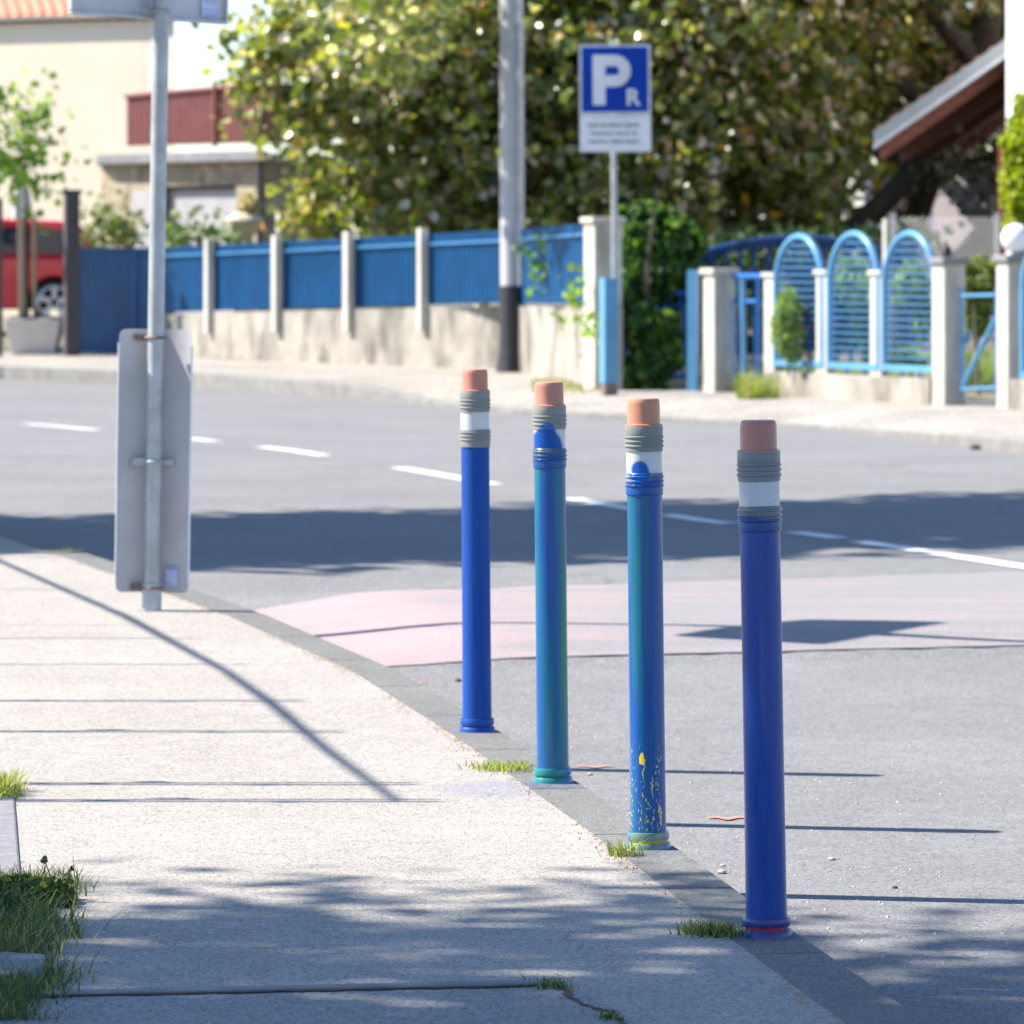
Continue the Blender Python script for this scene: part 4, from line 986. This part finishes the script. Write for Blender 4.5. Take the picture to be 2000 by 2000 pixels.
shrub('climbing_plant', 'pale leaved climber hanging before the shaded end of the blue fence', 'plant', [bl(1065, 480, 53, 22, 16), bl(1062, 520, 53, 10, 26), bl(1045, 550, 53, 10, 18)], 100, .085, [(.18, .3, .10), (.1, .2, .06)], p, sub=8)

# ================================================================== THE BIG TREE
LP = [(.085, .11, .035), (.145, .185, .045), (.23, .25, .06), (.44, .42, .06), (.32, .25, .15), (.60, .52, .45), (.65, .34, .06)]  # palest tone, for pale leaf backs, also paints in the highlights
LPR = [4.4, 5, 3.4, 1.2, 2.8, 2.0, .2]
t = thing('broadleaf_tree', 'big broadleaf tree with yellowing glossy leaves behind the blue fence', 'tree', (5.3, 66.5, .2))
blobs = []
for x in np.arange(-1.6, 6.6, .85):
    for z in np.arange(1.9, 5.6, .75):
        d = 61.5+random.uniform(-1.2, 1.2)+(1.0 if x > 3 else 0); s_ = random.uniform(.62, .95)
        if x < -1.2 and z > 4.2: continue
        if x > 2.6 and z < 3.0+max(0, x-3.6)*.75: d += 0
        if x > 3.7 and z < 3.5+(x-4.1)*.75: continue
        blobs.append((x+random.uniform(-.25, .25), d, z+random.uniform(-.25, .25), s_, s_*1.2, s_*.85))
for x in np.arange(-1.3, 6.2, 1.1):
    for z in np.arange(1.8, 5.4, 1.2): 
        if x > 3.5 and z < 3.7+(x-4.1)*.75: continue
        blobs.append((x, 64.2+random.uniform(-.8, .8), z, 1.0, 1.2, .9))
for x in np.arange(3.0, 8.5, .9):
    for z in np.arange(2.8, 5.6, .9): blobs.append((x, 69.0+random.uniform(-.4, .4), z, 1.0, .9, .95))
foliage('crown', blobs, 82000, .140, LP, M['leaf'], t, (5.3, 66.5, .2), .8, .35, .5, LPR)
for q_ in ((-2.0, 53.8, 3.5, .8, .9, .55), (-1.5, 52.2, 3.3, .7, .8, .5), (-1.9, 55.6, 3.7, .8, .9, .6), (-1.6, 54.6, 4.6, .9, 1.2, .6), (-2.2, 57.4, 3.8, .9, 1.2, .7)): pass
foliage('front_crown', [(-1.5, 53.8, 3.6, .6, .9, .45), (-1.2, 52.2, 3.5, .5, .8, .40), (-1.4, 55.6, 3.7, .6, .9, .5), (-1.3, 54.6, 4.6, .7, 1.2, .6), (-1.5, 57.4, 3.8, .6, 1.2, .6), (-1.0, 50.6, 3.8, .5, .8, .4)], 3600, .12, LP, M['leaf'], t, (5.3, 66.5, .2), .5, .35, .5, LPR)
# outer drooping sprays on the left edge
sp = [bl(585, 10, 61, 30, 30), bl(520, 100, 61, 22, 20), bl(600, 60, 61, 45, 40), bl(500, 130, 61, 26, 22), bl(505, 175, 61, 20, 22), bl(478, 218, 61, 20, 12), bl(480, 85, 61, 12, 16), bl(575, 250, 61, 22, 26), bl(595, 330, 61, 22, 30), bl(612, 400, 61, 24, 30), bl(590, 200, 61, 36, 40), bl(620, 445, 61, 30, 20)]
foliage('spray', sp, 1500, .13, LP, M['leaf'], t, (5.3, 66.5, .2), .4, .35, .5, [2, 3, 3, 3.4, 2.2, 1, .4], sub=6)
sp = [bl(1000+30*math.sin(i*7), 90+i*62, 54.6+.0*i, 16, 10) for i in range(0)]
g = MB(); br = [([(5.3, 66.5, 0), (4.9, 65.9, 1.2), (5.3, 65.2, 2.4), (5.9, 64.5, 3.6), (6.2, 64, 5.5)], [.34, .28, .25, .2, .1])]
g.tube(*br[0], 14); g.build('trunk', M['bark'], t, True)
g = MB(); g.tube([at(1650, 470, 62), at(1720, 400, 61.8), at(1785, 335, 61.6), at(1815, 300, 68.5), at(1850, 200, 69)], [.17, .15, .14, .12, .08], 12); g.build('limb', M['bark'], t, True)
for pth in ([(5.6, 65, 3.0), (3.5, 63.5, 4.2), (1.0, 62.5, 4.8), (-1.4, 61.5, 4.4)], [(5.3, 65.2, 2.4), (3.6, 64, 3.0), (2.0, 63, 2.9), (.5, 62.5, 2.5)], [(5.9, 64.5, 3.6), (4.2, 63, 5.4), (2.2, 62, 6.6)], [(1.0, 62.5, 4.8), (-.8, 61.8, 3.6), (-2.0, 61.3, 3.5), (-2.9, 61.1, 3.9)]):
    g = MB(); g.tube(pth, [.14, .1, .07, .03][:len(pth)], 8); g.build('limb', M['bark'], t, True)

# ================================================================== LEFT HOUSE
HD = 80
t = thing('cream_house', 'large cream rendered house with orange tiled eaves at upper left', 'house', at(100, 600, HD))
c0 = at(282, 0, 78.5); c1 = at(342, 0, 79.6)
fpm = [(c0.x, c0.y), (c0.x-7.2, c0.y+3.6), (c0.x-5, c0.y+14), (c0.x+3, c0.y+14), (c0.x+.02, c0.y+.02)]
MB().prism([(c0.x, c0.y), (c0.x-9.0, c0.y+5.2), (c0.x-7, c0.y+16), (c0.x-1.3, c0.y+14)], 0, at(0, 30, 78.5).z).build('wall', M['house'], t)
MB().prism([(c0.x+.003, c0.y), (c0.x-1.1, c0.y+12), (c0.x-.9, c0.y+12), (c0.x+.48, c0.y-.3)], 0, at(0, 31, 78.5).z).build('corner_wall', M['house_trim'], t)
ze = at(0, 31, 78.5).z; g = MB()
ux, uy = -9.0, 5.2; L = math.hypot(ux, uy); ux /= L; uy /= L; nx_, ny_ = uy*-1, ux   # outward normal (-uy..)
if ny_ > 0: nx_, ny_ = -nx_, -ny_
p0 = Vector((c0.x+.55, c0.y-.35, 0)); nrows = 7
for k in range(int(11/.22)):
    a0 = p0+Vector((ux, uy, 0))*(k*.22); b0_ = a0+Vector((ux, uy, 0))*.21
    vs = []
    for P_ in (a0, b0_):
        for j in range(2):
            off = Vector((nx_, ny_, 0))*.03 if j == 0 else Vector((-1.2, 3.6, 0)); z = ze+(.03 if j == 0 else 2.4)
            vs.append(P_+off+Vector((0, 0, z)))
    m0 = (vs[0]+vs[2])/2+Vector((0, 0, .07)); m1 = (vs[1]+vs[3])/2+Vector((0, 0, .07))
    g.add([vs[0], m0, vs[2], vs[3], m1, vs[1]], [(0, 1, 4, 5), (1, 2, 3, 4), (0, 2, 1), (0, 5, 3, 2)])
g.build('roof', M['tile'], t)
g = MB(); a0 = p0+Vector((nx_, ny_, 0))*.05+Vector((0, 0, ze-.02)); g.tube([a0, a0+Vector((ux, uy, 0))*11], .045, 8); g.build('gutter', M['black_paint'], t, True)
# balcony
g = MB(); D0 = 77.6; A_ = at(246, 0, D0); B_ = at(502, 0, 75.2); C_ = at(640, 0, 76.2); zb = at(0, 282, 76.4).z; zt = at(0, 186, 76.4).z
def corr(mb, a, b, z0, z1, pitch=.12, amp=.015, zt2=None):
    a = Vector((a.x, a.y, 0)); b = Vector((b.x, b.y, 0)); t_ = (b-a).normalized(); n_ = Vector((t_.y, -t_.x, 0)); L = (b-a).length; n = int(L/(pitch/2)); s0 = len(mb.v)
    for k in range(n+1):
        p = a+t_*(L*k/n)+n_*(amp if k % 2 else -amp); zz = lerp(z1, zt2 if zt2 else z1, k/n); mb.v += [(p.x, p.y, z0), (p.x, p.y, zz)]
    mb.f += [(s0+2*k, s0+2*k+2, s0+2*k+3, s0+2*k+1) for k in range(n)]
tb = thing('balcony', 'terrace parapet of brown corrugated sheet beside the cream house', 'balcony', (B_.x, B_.y, zb))
corr(g, A_, B_, zb, zt, zt2=zt+.10); o = g.build('sheet_panel', M['brownsheet'], tb); o.modifiers.new('s', 'SOLIDIFY').thickness = .02
g = MB(); corr(g, B_, C_, zb, zt+.10); o = g.build('sheet_panel', M['brownsheet'], tb); o.modifiers.new('s', 'SOLIDIFY').thickness = .02
g = MB(); g.tube([(A_.x, A_.y-.03, zt+.02), (B_.x, B_.y-.03, zt+.12), (C_.x, C_.y-.03, zt+.12)], .035, 8); g.build('handrail', M['brownsheet'], tb, True)
for px, z_ in ((502, zt+.14), (420, zt+.2)):
    q = at(px, 0, 75.1 if px == 502 else 75.9); g = MB(); g.tube([(q.x, q.y-.03, zb-.05), (q.x, q.y-.03, z_)], .035, 8); g.build('balcony_post', M['brownsheet'], tb, True)
# garage below
tg = thing('garage', 'low stone garage with flat grey roof slab and roller shutter below the terrace', 'garage', at(350, 600, 77))
a0 = at(188, 0, 78.3); b0_ = at(512, 0, 74.9); c_ = at(660, 0, 76.0)
zg = at(0, 318, 76.5).z
g = MB(); g.prism([(a0.x, a0.y), (b0_.x, b0_.y), (b0_.x+.2, b0_.y+5), (a0.x-.2, a0.y+5)], zg, zg+.16); g.build('roof_slab', M['slab'], tg, bevel=.02)
g = MB(); g.prism([(b0_.x+.01, b0_.y+.15), (c_.x, c_.y), (c_.x, c_.y+5), (b0_.x+.22, b0_.y+5)], zg-.02, zg+.10); g.build('roof_slab', M['slab'], tg, bevel=.02)
w0 = at(200, 0, 78.5); w1 = at(505, 0, 75.4); tt = (w1-w0); tt.z = 0; Lw = tt.length; tt.normalize(); nn = Vector((tt.y, -tt.x, 0))
def wallpart(s0, s1, z0, z1, mat, name, off=0., th=.25):
    a = Vector((w0.x, w0.y, 0))+tt*s0*Lw+nn*off; b = Vector((w0.x, w0.y, 0))+tt*s1*Lw+nn*off
    return MB().prism([(a.x, a.y), (b.x, b.y), (b.x-nn.x*th, b.y-nn.y*th), (a.x-nn.x*th, a.y-nn.y*th)], z0, z1).build(name, M[mat], tg)
wallpart(0, .40, 0, zg-.003, 'stone', 'wall'); wallpart(.402, .86, at(0, 362, 76.5).z, zg-.003, 'stone', 'lintel_wall'); wallpart(.862, 1, 0, zg-.003, 'stone', 'wall')
wallpart(.405, .857, 0, at(0, 363, 76.5).z, 'shutter', 'shutter', -.12, .05); wallpart(.405, .857, at(0, 366, 76.5).z-.03, at(0, 366, 76.5).z+.03, 'black_paint', 'shutter_box', -.06, .04)
wallpart(.20, .38, 0, at(0, 372, 77).z, 'shutter', 'side_door', .02, .05)
g = MB(); g.prism([(w1.x+.05, w1.y+.05), (c_.x, c_.y+.2), (c_.x, c_.y+.5), (w1.x+.05, w1.y+.4)], 0, zg-.03); g.build('wall', M['stone'], tg)
g = MB(); q = at(507, 0, 75.1); g.tube([(q.x, q.y, .2), (q.x, q.y, zg+.02)], .05, 8); g.build('downpipe', M['wood_dark'], tg, True)
# urn statue
q = at(478, 480, 68); q.z = 0
t = thing('stone_urn', 'pale carved stone urn standing behind the blue fence', 'garden ornament', q)
zb = at(0, 478, 68).z
MB().box((q.x, q.y, zb/2), (.3, .3, zb)).build('pedestal', M['urnst'], t, bevel=.01)
MB().lathe([(.14, zb), (.12, zb+.05), (.09, zb+.08), (.20, zb+.2), (.25, zb+.33), (.22, zb+.38), (.12, zb+.42)], (q.x, q.y, 0), 14).build('bowl', M['urnst'], t, True)
foliage('finial', [(q.x+.05, q.y, zb+.50, .12, .12, .14)], 200, .10, [(.5, .42, .32), (.6, .5, .4)], M['leaf_matt'], t, q, .9)
# garden plants behind fence
p = at(200, 480, 68); p.z = 0
shrub('rose_bush', 'sparse rose bush with pale flowers behind the blue sheet gate', 'shrub', [bl(185, 420, 68, 16, 24), bl(225, 430, 68, 24, 18), bl(250, 450, 68, 30, 26), bl(215, 465, 68, 50, 18), bl(175, 400, 68, 8, 16)], 420, .09, [(.10, .16, .05), (.18, .22, .09), (.35, .18, .12), (.3, .26, .16)], p, [([p, p+Vector((0, 0, 1.4))], [.02, .01])], prob=[4, 4, .8, 1], sub=5)
p = at(370, 480, 67); p.z = 0
shrub('flower_bed', 'low green plants showing above the blue fence before the garage', 'plant', [bl(330+28*i, 468-6*(i % 2), 67, 18, 18) for i in range(5)], 420, .08, [(.14, .22, .07), (.22, .28, .12), (.10, .15, .06)], p, sub=5)

# ================================================================== CAR (tail to the right)
CD = 73
tc_ = thing('parked_car', 'red hatchback parked behind the planter, front cut by the left edge', 'car', (at(95, 0, CD).x-1.25, CD, .27))
gx = at(100, 0, CD).x+.12; gz = .27
def cp(x, z): return (gx+x, gz+z)        # x from rear axle, forward is -x
prof = [(.92, .32), (.95, .55), (.90, .80), (.82, .93), (.60, 1.14), (.36, 1.36), (.05, 1.45), (-.8, 1.48), (-1.5, 1.40), (-2.15, 1.02), (-2.4, .94), (-3.1, .84), (-3.35, .62), (-3.38, .30)]
arch = lambda cx_: [(cx_-.37*math.cos(a), .30+.37*math.sin(a)) for a in [k*math.pi/10 for k in range(11)]]
low = [(-2.97+0, .22)]
under = [(-3.0, .22)]+[(x, z) for x, z in arch(-2.6)]+[(-.45, .20)]+[(x, z) for x, z in arch(0)]+[(.55, .24)]
bodyp = under+prof[::1][:0]+prof
def side_extrude(pf_, y0, y1, name, mat, parent, inset=0, bevel=0):
    vs = []; n = len(pf_)
    for (x, z) in pf_: vs.append((gx+x, CD+y0, gz+z))
    for (x, z) in pf_: vs.append((gx+x, CD+y1, gz+z))
    g = MB(); g.add(vs, [tuple(range(n)), tuple(range(2*n-1, n-1, -1))]+[(i+n, (i+1) % n+n, (i+1) % n, i) for i in range(n)])
    return g.build(name, M[mat], parent, bevel=bevel)
lowerp = under+[(.92, .32), (.95, .55), (.90, .80), (.84, .92), (-2.2, .96), (-2.4, .93), (-3.1, .84), (-3.35, .62), (-3.38, .30)]
side_extrude(lowerp, -.85, .85, 'body', 'red', tc_, bevel=.04)
side_extrude([(-3.2, .2), (-3.2, .8), (.8, .8), (.8, .2)], -.60, .60, 'underbody', 'tyre', tc_)
cab = [(.84, .921), (.60, 1.14), (.36, 1.37), (.05, 1.45), (-.8, 1.48), (-1.45, 1.40), (-2.15, .961)]
side_extrude(cab, -.76, .76, 'cabin', 'red', tc_, bevel=.05)
side_extrude([(.52, .97), (.30, 1.29), (-.28, 1.35), (-.28, .99)], -.772, -.77, 'side_window', 'glass', tc_)
side_extrude([(-.34, .99), (-.34, 1.355), (-.98, 1.36), (-1.08, 1.00)], -.772, -.77, 'side_window', 'glass', tc_)
side_extrude([(-1.12, 1.0), (-1.04, 1.355), (-1.42, 1.31), (-1.95, 1.0)], -.772, -.77, 'side_window', 'glass', tc_)
g = MB(); g.add([(gx+.80, CD-.64, gz+.985), (gx+.80, CD+.64, gz+.985), (gx+.46, CD+.6, gz+1.31), (gx+.46, CD-.6, gz+1.31)], [(0, 1, 2, 3)]); o = g.build('rear_window', M['glass'], tc_)
for v in o.data.vertices: v.co.x += .03
MB().box((gx+.88, CD-.7, gz+.80), (.12, .22, .16)).build('tail_lamp', M['rosso'], tc_, bevel=.02)
MB().box((gx-1.75, CD-.9, gz+.98), (.16, .16, .12)).build('mirror', M['red'], tc_, bevel=.03)
for cx_ in (0, -2.6):
    wz = gz+.30
    g = MB(); n = 24; vs = []
    for y_, r_ in ((-.86, .24), (-.875, .30), (-.80, .31), (-.66, .31), (-.65, .2)):
        for k in range(n): vs.append((gx+cx_+r_*math.cos(2*math.pi*k/n), CD+y_, wz+r_*math.sin(2*math.pi*k/n)))
    g.add(vs, [(j*n+k, j*n+(k+1) % n, (j+1)*n+(k+1) % n, (j+1)*n+k) for j in range(4) for k in range(n)])
    wh = g.build('wheel', M['tyre'], tc_, True)
    g = MB()
    for k in range(5):
        a_ = k*2*math.pi/5+.3; c_a, s_a = math.cos(a_), math.sin(a_)
        g.box((gx+cx_+.11*c_a, CD-.858, wz+.11*s_a), (.24, .02, .075), m=Matrix.Rotation(-a_, 3, 'Y'))
    g.tube([(gx+cx_+.225*math.cos(2*math.pi*k/20), CD-.858, wz+.225*math.sin(2*math.pi*k/20)) for k in range(21)], .02, 6)
    o = g.build('rim', M['rim'], wh) if False else g.build('rim', M['rim'], wh, True)
# planter with sapling
q = at(68, 690, 64.5); q.z = 0
t = thing('planter', 'tapered pale concrete planter on the far pavement at left', 'planter', q)
g = MB(); zt = at(0, 622, 64.5).z; wt, wb = .36, .27
g.add([(q.x-wb, q.y-wb, 0), (q.x+wb, q.y-wb, 0), (q.x+wb, q.y+wb, 0), (q.x-wb, q.y+wb, 0), (q.x-wt, q.y-wt, zt), (q.x+wt, q.y-wt, zt), (q.x+wt, q.y+wt, zt), (q.x-wt, q.y+wt, zt)],
      [(3, 2, 1, 0), (4, 5, 6, 7), (0, 1, 5, 4), (1, 2, 6, 5), (2, 3, 7, 6), (3, 0, 4, 7)]); g.build('tub', M['planter'], t, bevel=.02)
g = MB(); g.box((q.x, q.y, zt+.01), (.6, .6, .03)); g.build('soil', M['earth'], t)
t = thing('sapling', 'young light green sapling tied to two stakes in the planter', 'tree', (q.x, q.y, zt))
for px in (47, 68):
    a = at(px-4 if px < 60 else px, 620, 64.4); b = at(px-6 if px < 60 else px-1, 425, 64.4); g = MB(); g.tube([a, b], .045 if px < 60 else .03, 8); g.build('stake', M['stake'], t, True)
g = MB(); g.tube([at(54, 620, 64.5), at(52, 430, 64.5), at(45, 330, 64.5), at(40, 230, 64.5)], [.025, .02, .015, .008], 8); g.build('trunk', M['bark'], t, True)
foliage('crown', [bl(30, 215, 64.5, 30, 30), bl(65, 215, 64.5, 20, 30), bl(15, 270, 64.5, 30, 35), bl(55, 280, 64.5, 28, 40), bl(35, 330, 64.5, 34, 28), bl(80, 355, 64.5, 20, 36), bl(115, 330, 64.5, 22, 14), bl(75, 400, 64.5, 12, 12), bl(10, 330, 64.5, 20, 40)], 430, .11, [(.30, .42, .08), (.40, .52, .14), (.20, .32, .06)], M['leaf_matt'], t, (q.x, q.y, zt), .3, sub=4)
q = at(40, 430, 69); q.z = 0
t = thing('folded_parasol', 'folded white parasol standing behind the sapling', 'parasol', q)
zb = at(0, 428, 69).z; z1 = at(0, 330, 69).z; g = MB(); vs = []; n = 16
for (r, z) in ((.19, zb), (.16, zb+.2), (.09, zb+.5), (.03, z1)):
    for k in range(n): a_ = 2*math.pi*k/n; rr = r*(1 if k % 2 else .72); vs.append((q.x+rr*math.cos(a_), q.y+rr*math.sin(a_), z))
g.add(vs, [(j*n+k, j*n+(k+1) % n, (j+1)*n+(k+1) % n, (j+1)*n+k) for j in range(3) for k in range(n)]+[tuple(range(n-1, -1, -1))]); g.build('canopy', M['cloth'], t)
MB().tube([(q.x, q.y, 0), (q.x, q.y, z1+.05)], .02, 8).build('pole', M['galv'], t, True)

# ================================================================== RIGHT HOUSES
t = thing('white_house', 'white rendered house wall at the upper right edge', 'house', (5.6, 56.5, 0))
x0 = 965*57/1e4
MB().prism([(x0, 57), (x0+4.5, 50.5), (x0+10, 55), (x0+5, 66), (x0+.62, 62)], 0, 7).build('wall', M['whitewall'], t)
# carport roof
t = thing('porch_roof', 'sloping tiled porch roof with grey verge and brown timber underside', 'roof', (5, 58, 2.6))
def rp(px, py, d): return at(px, py, d)
a0 = at(1706, 285, 58); b0_ = at(1968, 102, 58)
sl_ = (b0_-a0); g = MB()
def slab(y0, y1, up0, up1, e0=0, e1=1.3):
    A1 = a0+sl_*e0; B1 = a0+sl_*e1; vs = []
    for y_ in (y0, y1):
        for P_ in (A1, B1):
            for u_ in (up0, up1): vs.append((P_.x+(y_-58)*.184, y_, P_.z+u_))
    return MB().add(vs, [(0, 2, 3, 1), (4, 5, 7, 6), (0, 1, 5, 4), (2, 6, 7, 3), (1, 3, 7, 5), (0, 4, 6, 2)])
slab(58.0, 58.04, -.05, .165).build('verge', M['fascia'], t)
slab(58.05, 67, -.02, .06).build('soffit', M['brown'], t)
slab(57.97, 57.995, -.035, .0).build('verge_trim', M['sign_edge'], t)
for k in range(4): slab(58.6+k*2.2, 58.75+k*2.2, -.16, -.022).build('rafter', M['brown'], t)
g = MB()
for k in range(11):
    e = -.0+k*.105; P_ = a0+sl_*(e+.06); g.tube([(P_.x, 58.05, P_.z+.115), (P_.x+1.65, 67, P_.z+.115)], .066, 8)
g.build('tiles', M['tile'], t, True)
g = MB(); g.box((at(1962, 0, 57.6).x, 57.9, 1.2), (.10, .10, 2.6)); g.build('post', M['rosso'], t)
t = thing('lilac_house', 'lilac grey outbuilding wall behind the wire fence at right', 'outbuilding', (5.4, 66, 0))
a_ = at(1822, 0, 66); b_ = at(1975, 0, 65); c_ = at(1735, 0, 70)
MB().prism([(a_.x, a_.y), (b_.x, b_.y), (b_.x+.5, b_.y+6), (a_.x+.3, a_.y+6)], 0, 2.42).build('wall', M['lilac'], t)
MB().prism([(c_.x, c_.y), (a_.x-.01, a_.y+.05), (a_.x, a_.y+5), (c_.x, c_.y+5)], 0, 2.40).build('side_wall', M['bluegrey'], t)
MB().box((at(1945, 0, 64.5).x, 64.7, 1.2), (.09, .06, 1.6)).build('downpipe', M['sign_edge'], t)
# wire fence
t = thing('wire_fence', 'grey chain link fence in front of the lilac outbuilding', 'fence', (4.8, 56, 0))
g = MB(); W0, W1 = at(1742, 0, 56).x, at(1950, 0, 56).x; zt = at(0, 425, 56).z; st = .07
k = W0-zt
while k < W1:
    for s_ in (1, -1):
        x0_, x1_ = (k, k+zt) if s_ > 0 else (k+zt, k); z0_, z1_ = 0., zt
        # clip
        def cl(xa, za, xb, zb_):
            ts = [0, 1]
            for lim, sg in ((W0, 1), (W1, -1)):
                fa_, fb_ = (xa-lim)*sg, (xb-lim)*sg
                if fa_ < 0 and fb_ < 0: return None
                if fa_ < 0: ts[0] = max(ts[0], fa_/(fa_-fb_))
                if fb_ < 0: ts[1] = min(ts[1], fa_/(fa_-fb_))
            if ts[0] >= ts[1]: return None
            return [(lerp(xa, xb, q_), lerp(za, zb_, q_)) for q_ in ts]
        r_ = cl(x0_, z0_, x1_, z1_)
        if r_: g.tube([(r_[0][0], 56+.004*s_, r_[0][1]), (r_[1][0], 56+.004*s_, r_[1][1])], .0035, 4, False)
    k += st
g.build('mesh', M['mesh_wire'], t)
for px in (1745, 1948): g = MB(); x_ = at(px, 0, 56).x; g.tube([(x_, 56.03, 0), (x_, 56.03, zt+.05)], .025, 8); g.build('post', M['mesh_wire'], t, True)
q = at(1733, 0, 52); o = MB().box((q.x, 52, .8), (.075, .075, 1.66), .4).build('concrete_post', M['cream'], origin=(q.x, 52, 0), bevel=.008); tag(o, 'white concrete post rising behind the third blue arch', 'post')
q = at(1885, 500, 60)
shrub('climbing_plant', 'leafy twigs hanging before the lilac wall under the porch roof', 'plant', [bl(1870, 330, 60, 24, 16), bl(1905, 310, 60, 20, 14), bl(1935, 385, 60, 14, 12), bl(1835, 345, 60, 14, 10), bl(1870, 350, 60, 16, 12)], 130, .10, [(.06, .09, .03), (.1, .13, .05), (.45, .42, .45)], Vector((q.x, q.y, 0)), sub=5)

# ================================================================== OFF-FRAME THINGS THAT CAST THE SHADOWS
def from_shadow(sx, sy, z): return (sx-.983*z, sy+.185*z, z)
def stree(label, sh, base, n, size):
    t = thing('street_tree', label, 'tree', base, 'street trees left of the road')
    bl_ = []
    for (x, y, z, rx, ry, rz) in sh: a = from_shadow(x, y, z); bl_.append((*a, rx, ry, rz))
    foliage('crown', bl_, n, size, [(.04, .07, .02), (.07, .11, .03), (.10, .13, .03)], M['leaf'], t, base, .45, .3, .3)
    top = bl_[len(bl_)//2]; b = Vector(base); g = MB(); g.tube([b, b+Vector((.1, 0, 1.5)), Vector((b.x+.1, b.y, 3.2)), Vector(top[:3])], [.2, .16, .14, .05], 10); g.build('trunk', M['bark'], t, True)
    for q_ in bl_[::2]: g = MB(); g.tube([(b.x+.1, b.y, 3.0), ((b.x+q_[0])/2, (b.y+q_[1])/2, (3.2+q_[2])/2), q_[:3]], [.09, .06, .02], 8); g.build('limb', M['bark'], t, True)
sh = [(x, 25.1+(x+1.8)*.46+random.uniform(-.2, .2), 6.2+random.uniform(-.7, 1.2), 1.3, 2.05, 1.0) for x in np.arange(-6.5, 6, .95)]
sh += [(x, 25.1+(x+1.8)*.46+s_*1.2+random.uniform(-.2, .2), 6.2+random.uniform(-.7, 1.2), 1.0, 1.2, .9) for x in np.arange(-6, 6, 1.3) for s_ in (-1, 1)]
stree('tall leafy street tree beyond the left edge shading the road', sh, (-8.2, 27.2, 0), 26000, .22)
sh = [(x, 8.80+random.uniform(-.12, .12), 6.6+random.uniform(-.4, .9), .9, 1.85, .7) for x in np.arange(-2.6, 3.4, .6)]
sh += [(x, 7.6+s_*1.4, 6.6+random.uniform(-.4, .9), .8, .8, .6) for x in np.arange(-2.6, 3.4, .8) for s_ in (-1,)]
stree('small leafy street tree beyond the left edge shading the near pavement', sh, (-8.6, 9.2, 0), 25000, .10)
t = thing('street_tree', 'unseen rounded tree added beyond the left edge to shade the blue sheet gate', 'tree', (-8.4, 66.5, 0), 'street trees left of the road')  # unseen tree, put in only to darken the gate
foliage('crown', [(-7.9, 66.6, 3.1, 1.0, 1.3, 1.0), (-7.7, 65.4, 3.4, .9, 1.2, .9), (-8.6, 66.2, 4.2, 1.1, 1.5, 1.0), (-7.8, 67.4, 2.4, .9, 1.0, .8)], 7000, .16, [(.05, .09, .02), (.09, .14, .03)], M['leaf'], t, (-8.4, 66.5, 0), .5)
MB().tube([(-8.4, 66.5, 0), (-8.3, 66.4, 1.6), (-8.1, 66.3, 3.0)], [.14, .11, .05], 10).build('trunk', M['bark'], t, True)
# invented beam and wires, unseen, placed for their shadows on the pavement
t = thing('shadow_pergola', 'unseen beam and wires added left of the pavement to cast shadow lines', 'shadow_pergola', (-5.5, 17, 0))
ZB = 2.6
bm_ = [(-2.65, 24.0), (-2.19, 21.86), (-1.39, 18.5), (-.905, 16.16), (-.70, 14.98), (-.49, 13.6), (-.278, 12.35)]
bp = [from_shadow(x, y, ZB) for x, y in bm_]
g = MB(); g.tube(bp, [.013, .013, .016, .014, .016, .014, .011], 8); g.build('beam', M['stake'], t, True)
def bx_at(y):
    return interp(sorted((p[1], p[0]) for p in bp), y)
for sy_, dbl in ((20.0, 0), (17.5, 0), (16.4, 0), (15.06, 1), (14.1, 2), (12.72, 2), (12.33, 3)):
    for k in range(1+min(dbl, 2)):
        y = sy_+.185*ZB+(.035*k); xe = bx_at(y)+.12; g = MB(); sag = random.uniform(.01, .05)
        g.tube([(xe-q_*5.0, y+.02*math.sin(q_*4+k*2)-.06*q_, ZB-.02-sag*math.sin(q_*3.14)) for q_ in [i/12 for i in range(13)]], .009 if k else .012, 5); g.build('wire', M['cable'], t, True)
        if dbl:
            foliage('tendril', [(xe-.35-.45*k, y, ZB-.02, .06, .014, .014), (xe-1.25+.3*k, y, ZB-.02, .05, .012, .012)], 44, .025, [(.06, .09, .03)], M['leaf_matt'], t, (-5.5, 17, 0))
for y in (13.2, 18.6, 24.2):
    xb = bx_at(y)-4.8; g = MB(); g.tube([(xb, y, -.1), (xb, y, ZB)], .05, 8); g.build('post', M['stake'], t, True)
    g = MB(); g.tube([(xb, y, ZB-.03), (bx_at(y), y, ZB-.03)], .006, 8); g.build('arm', M['cable'], t, True)
for o in bpy.data.objects:
    if '_o' in o: del o['_o']
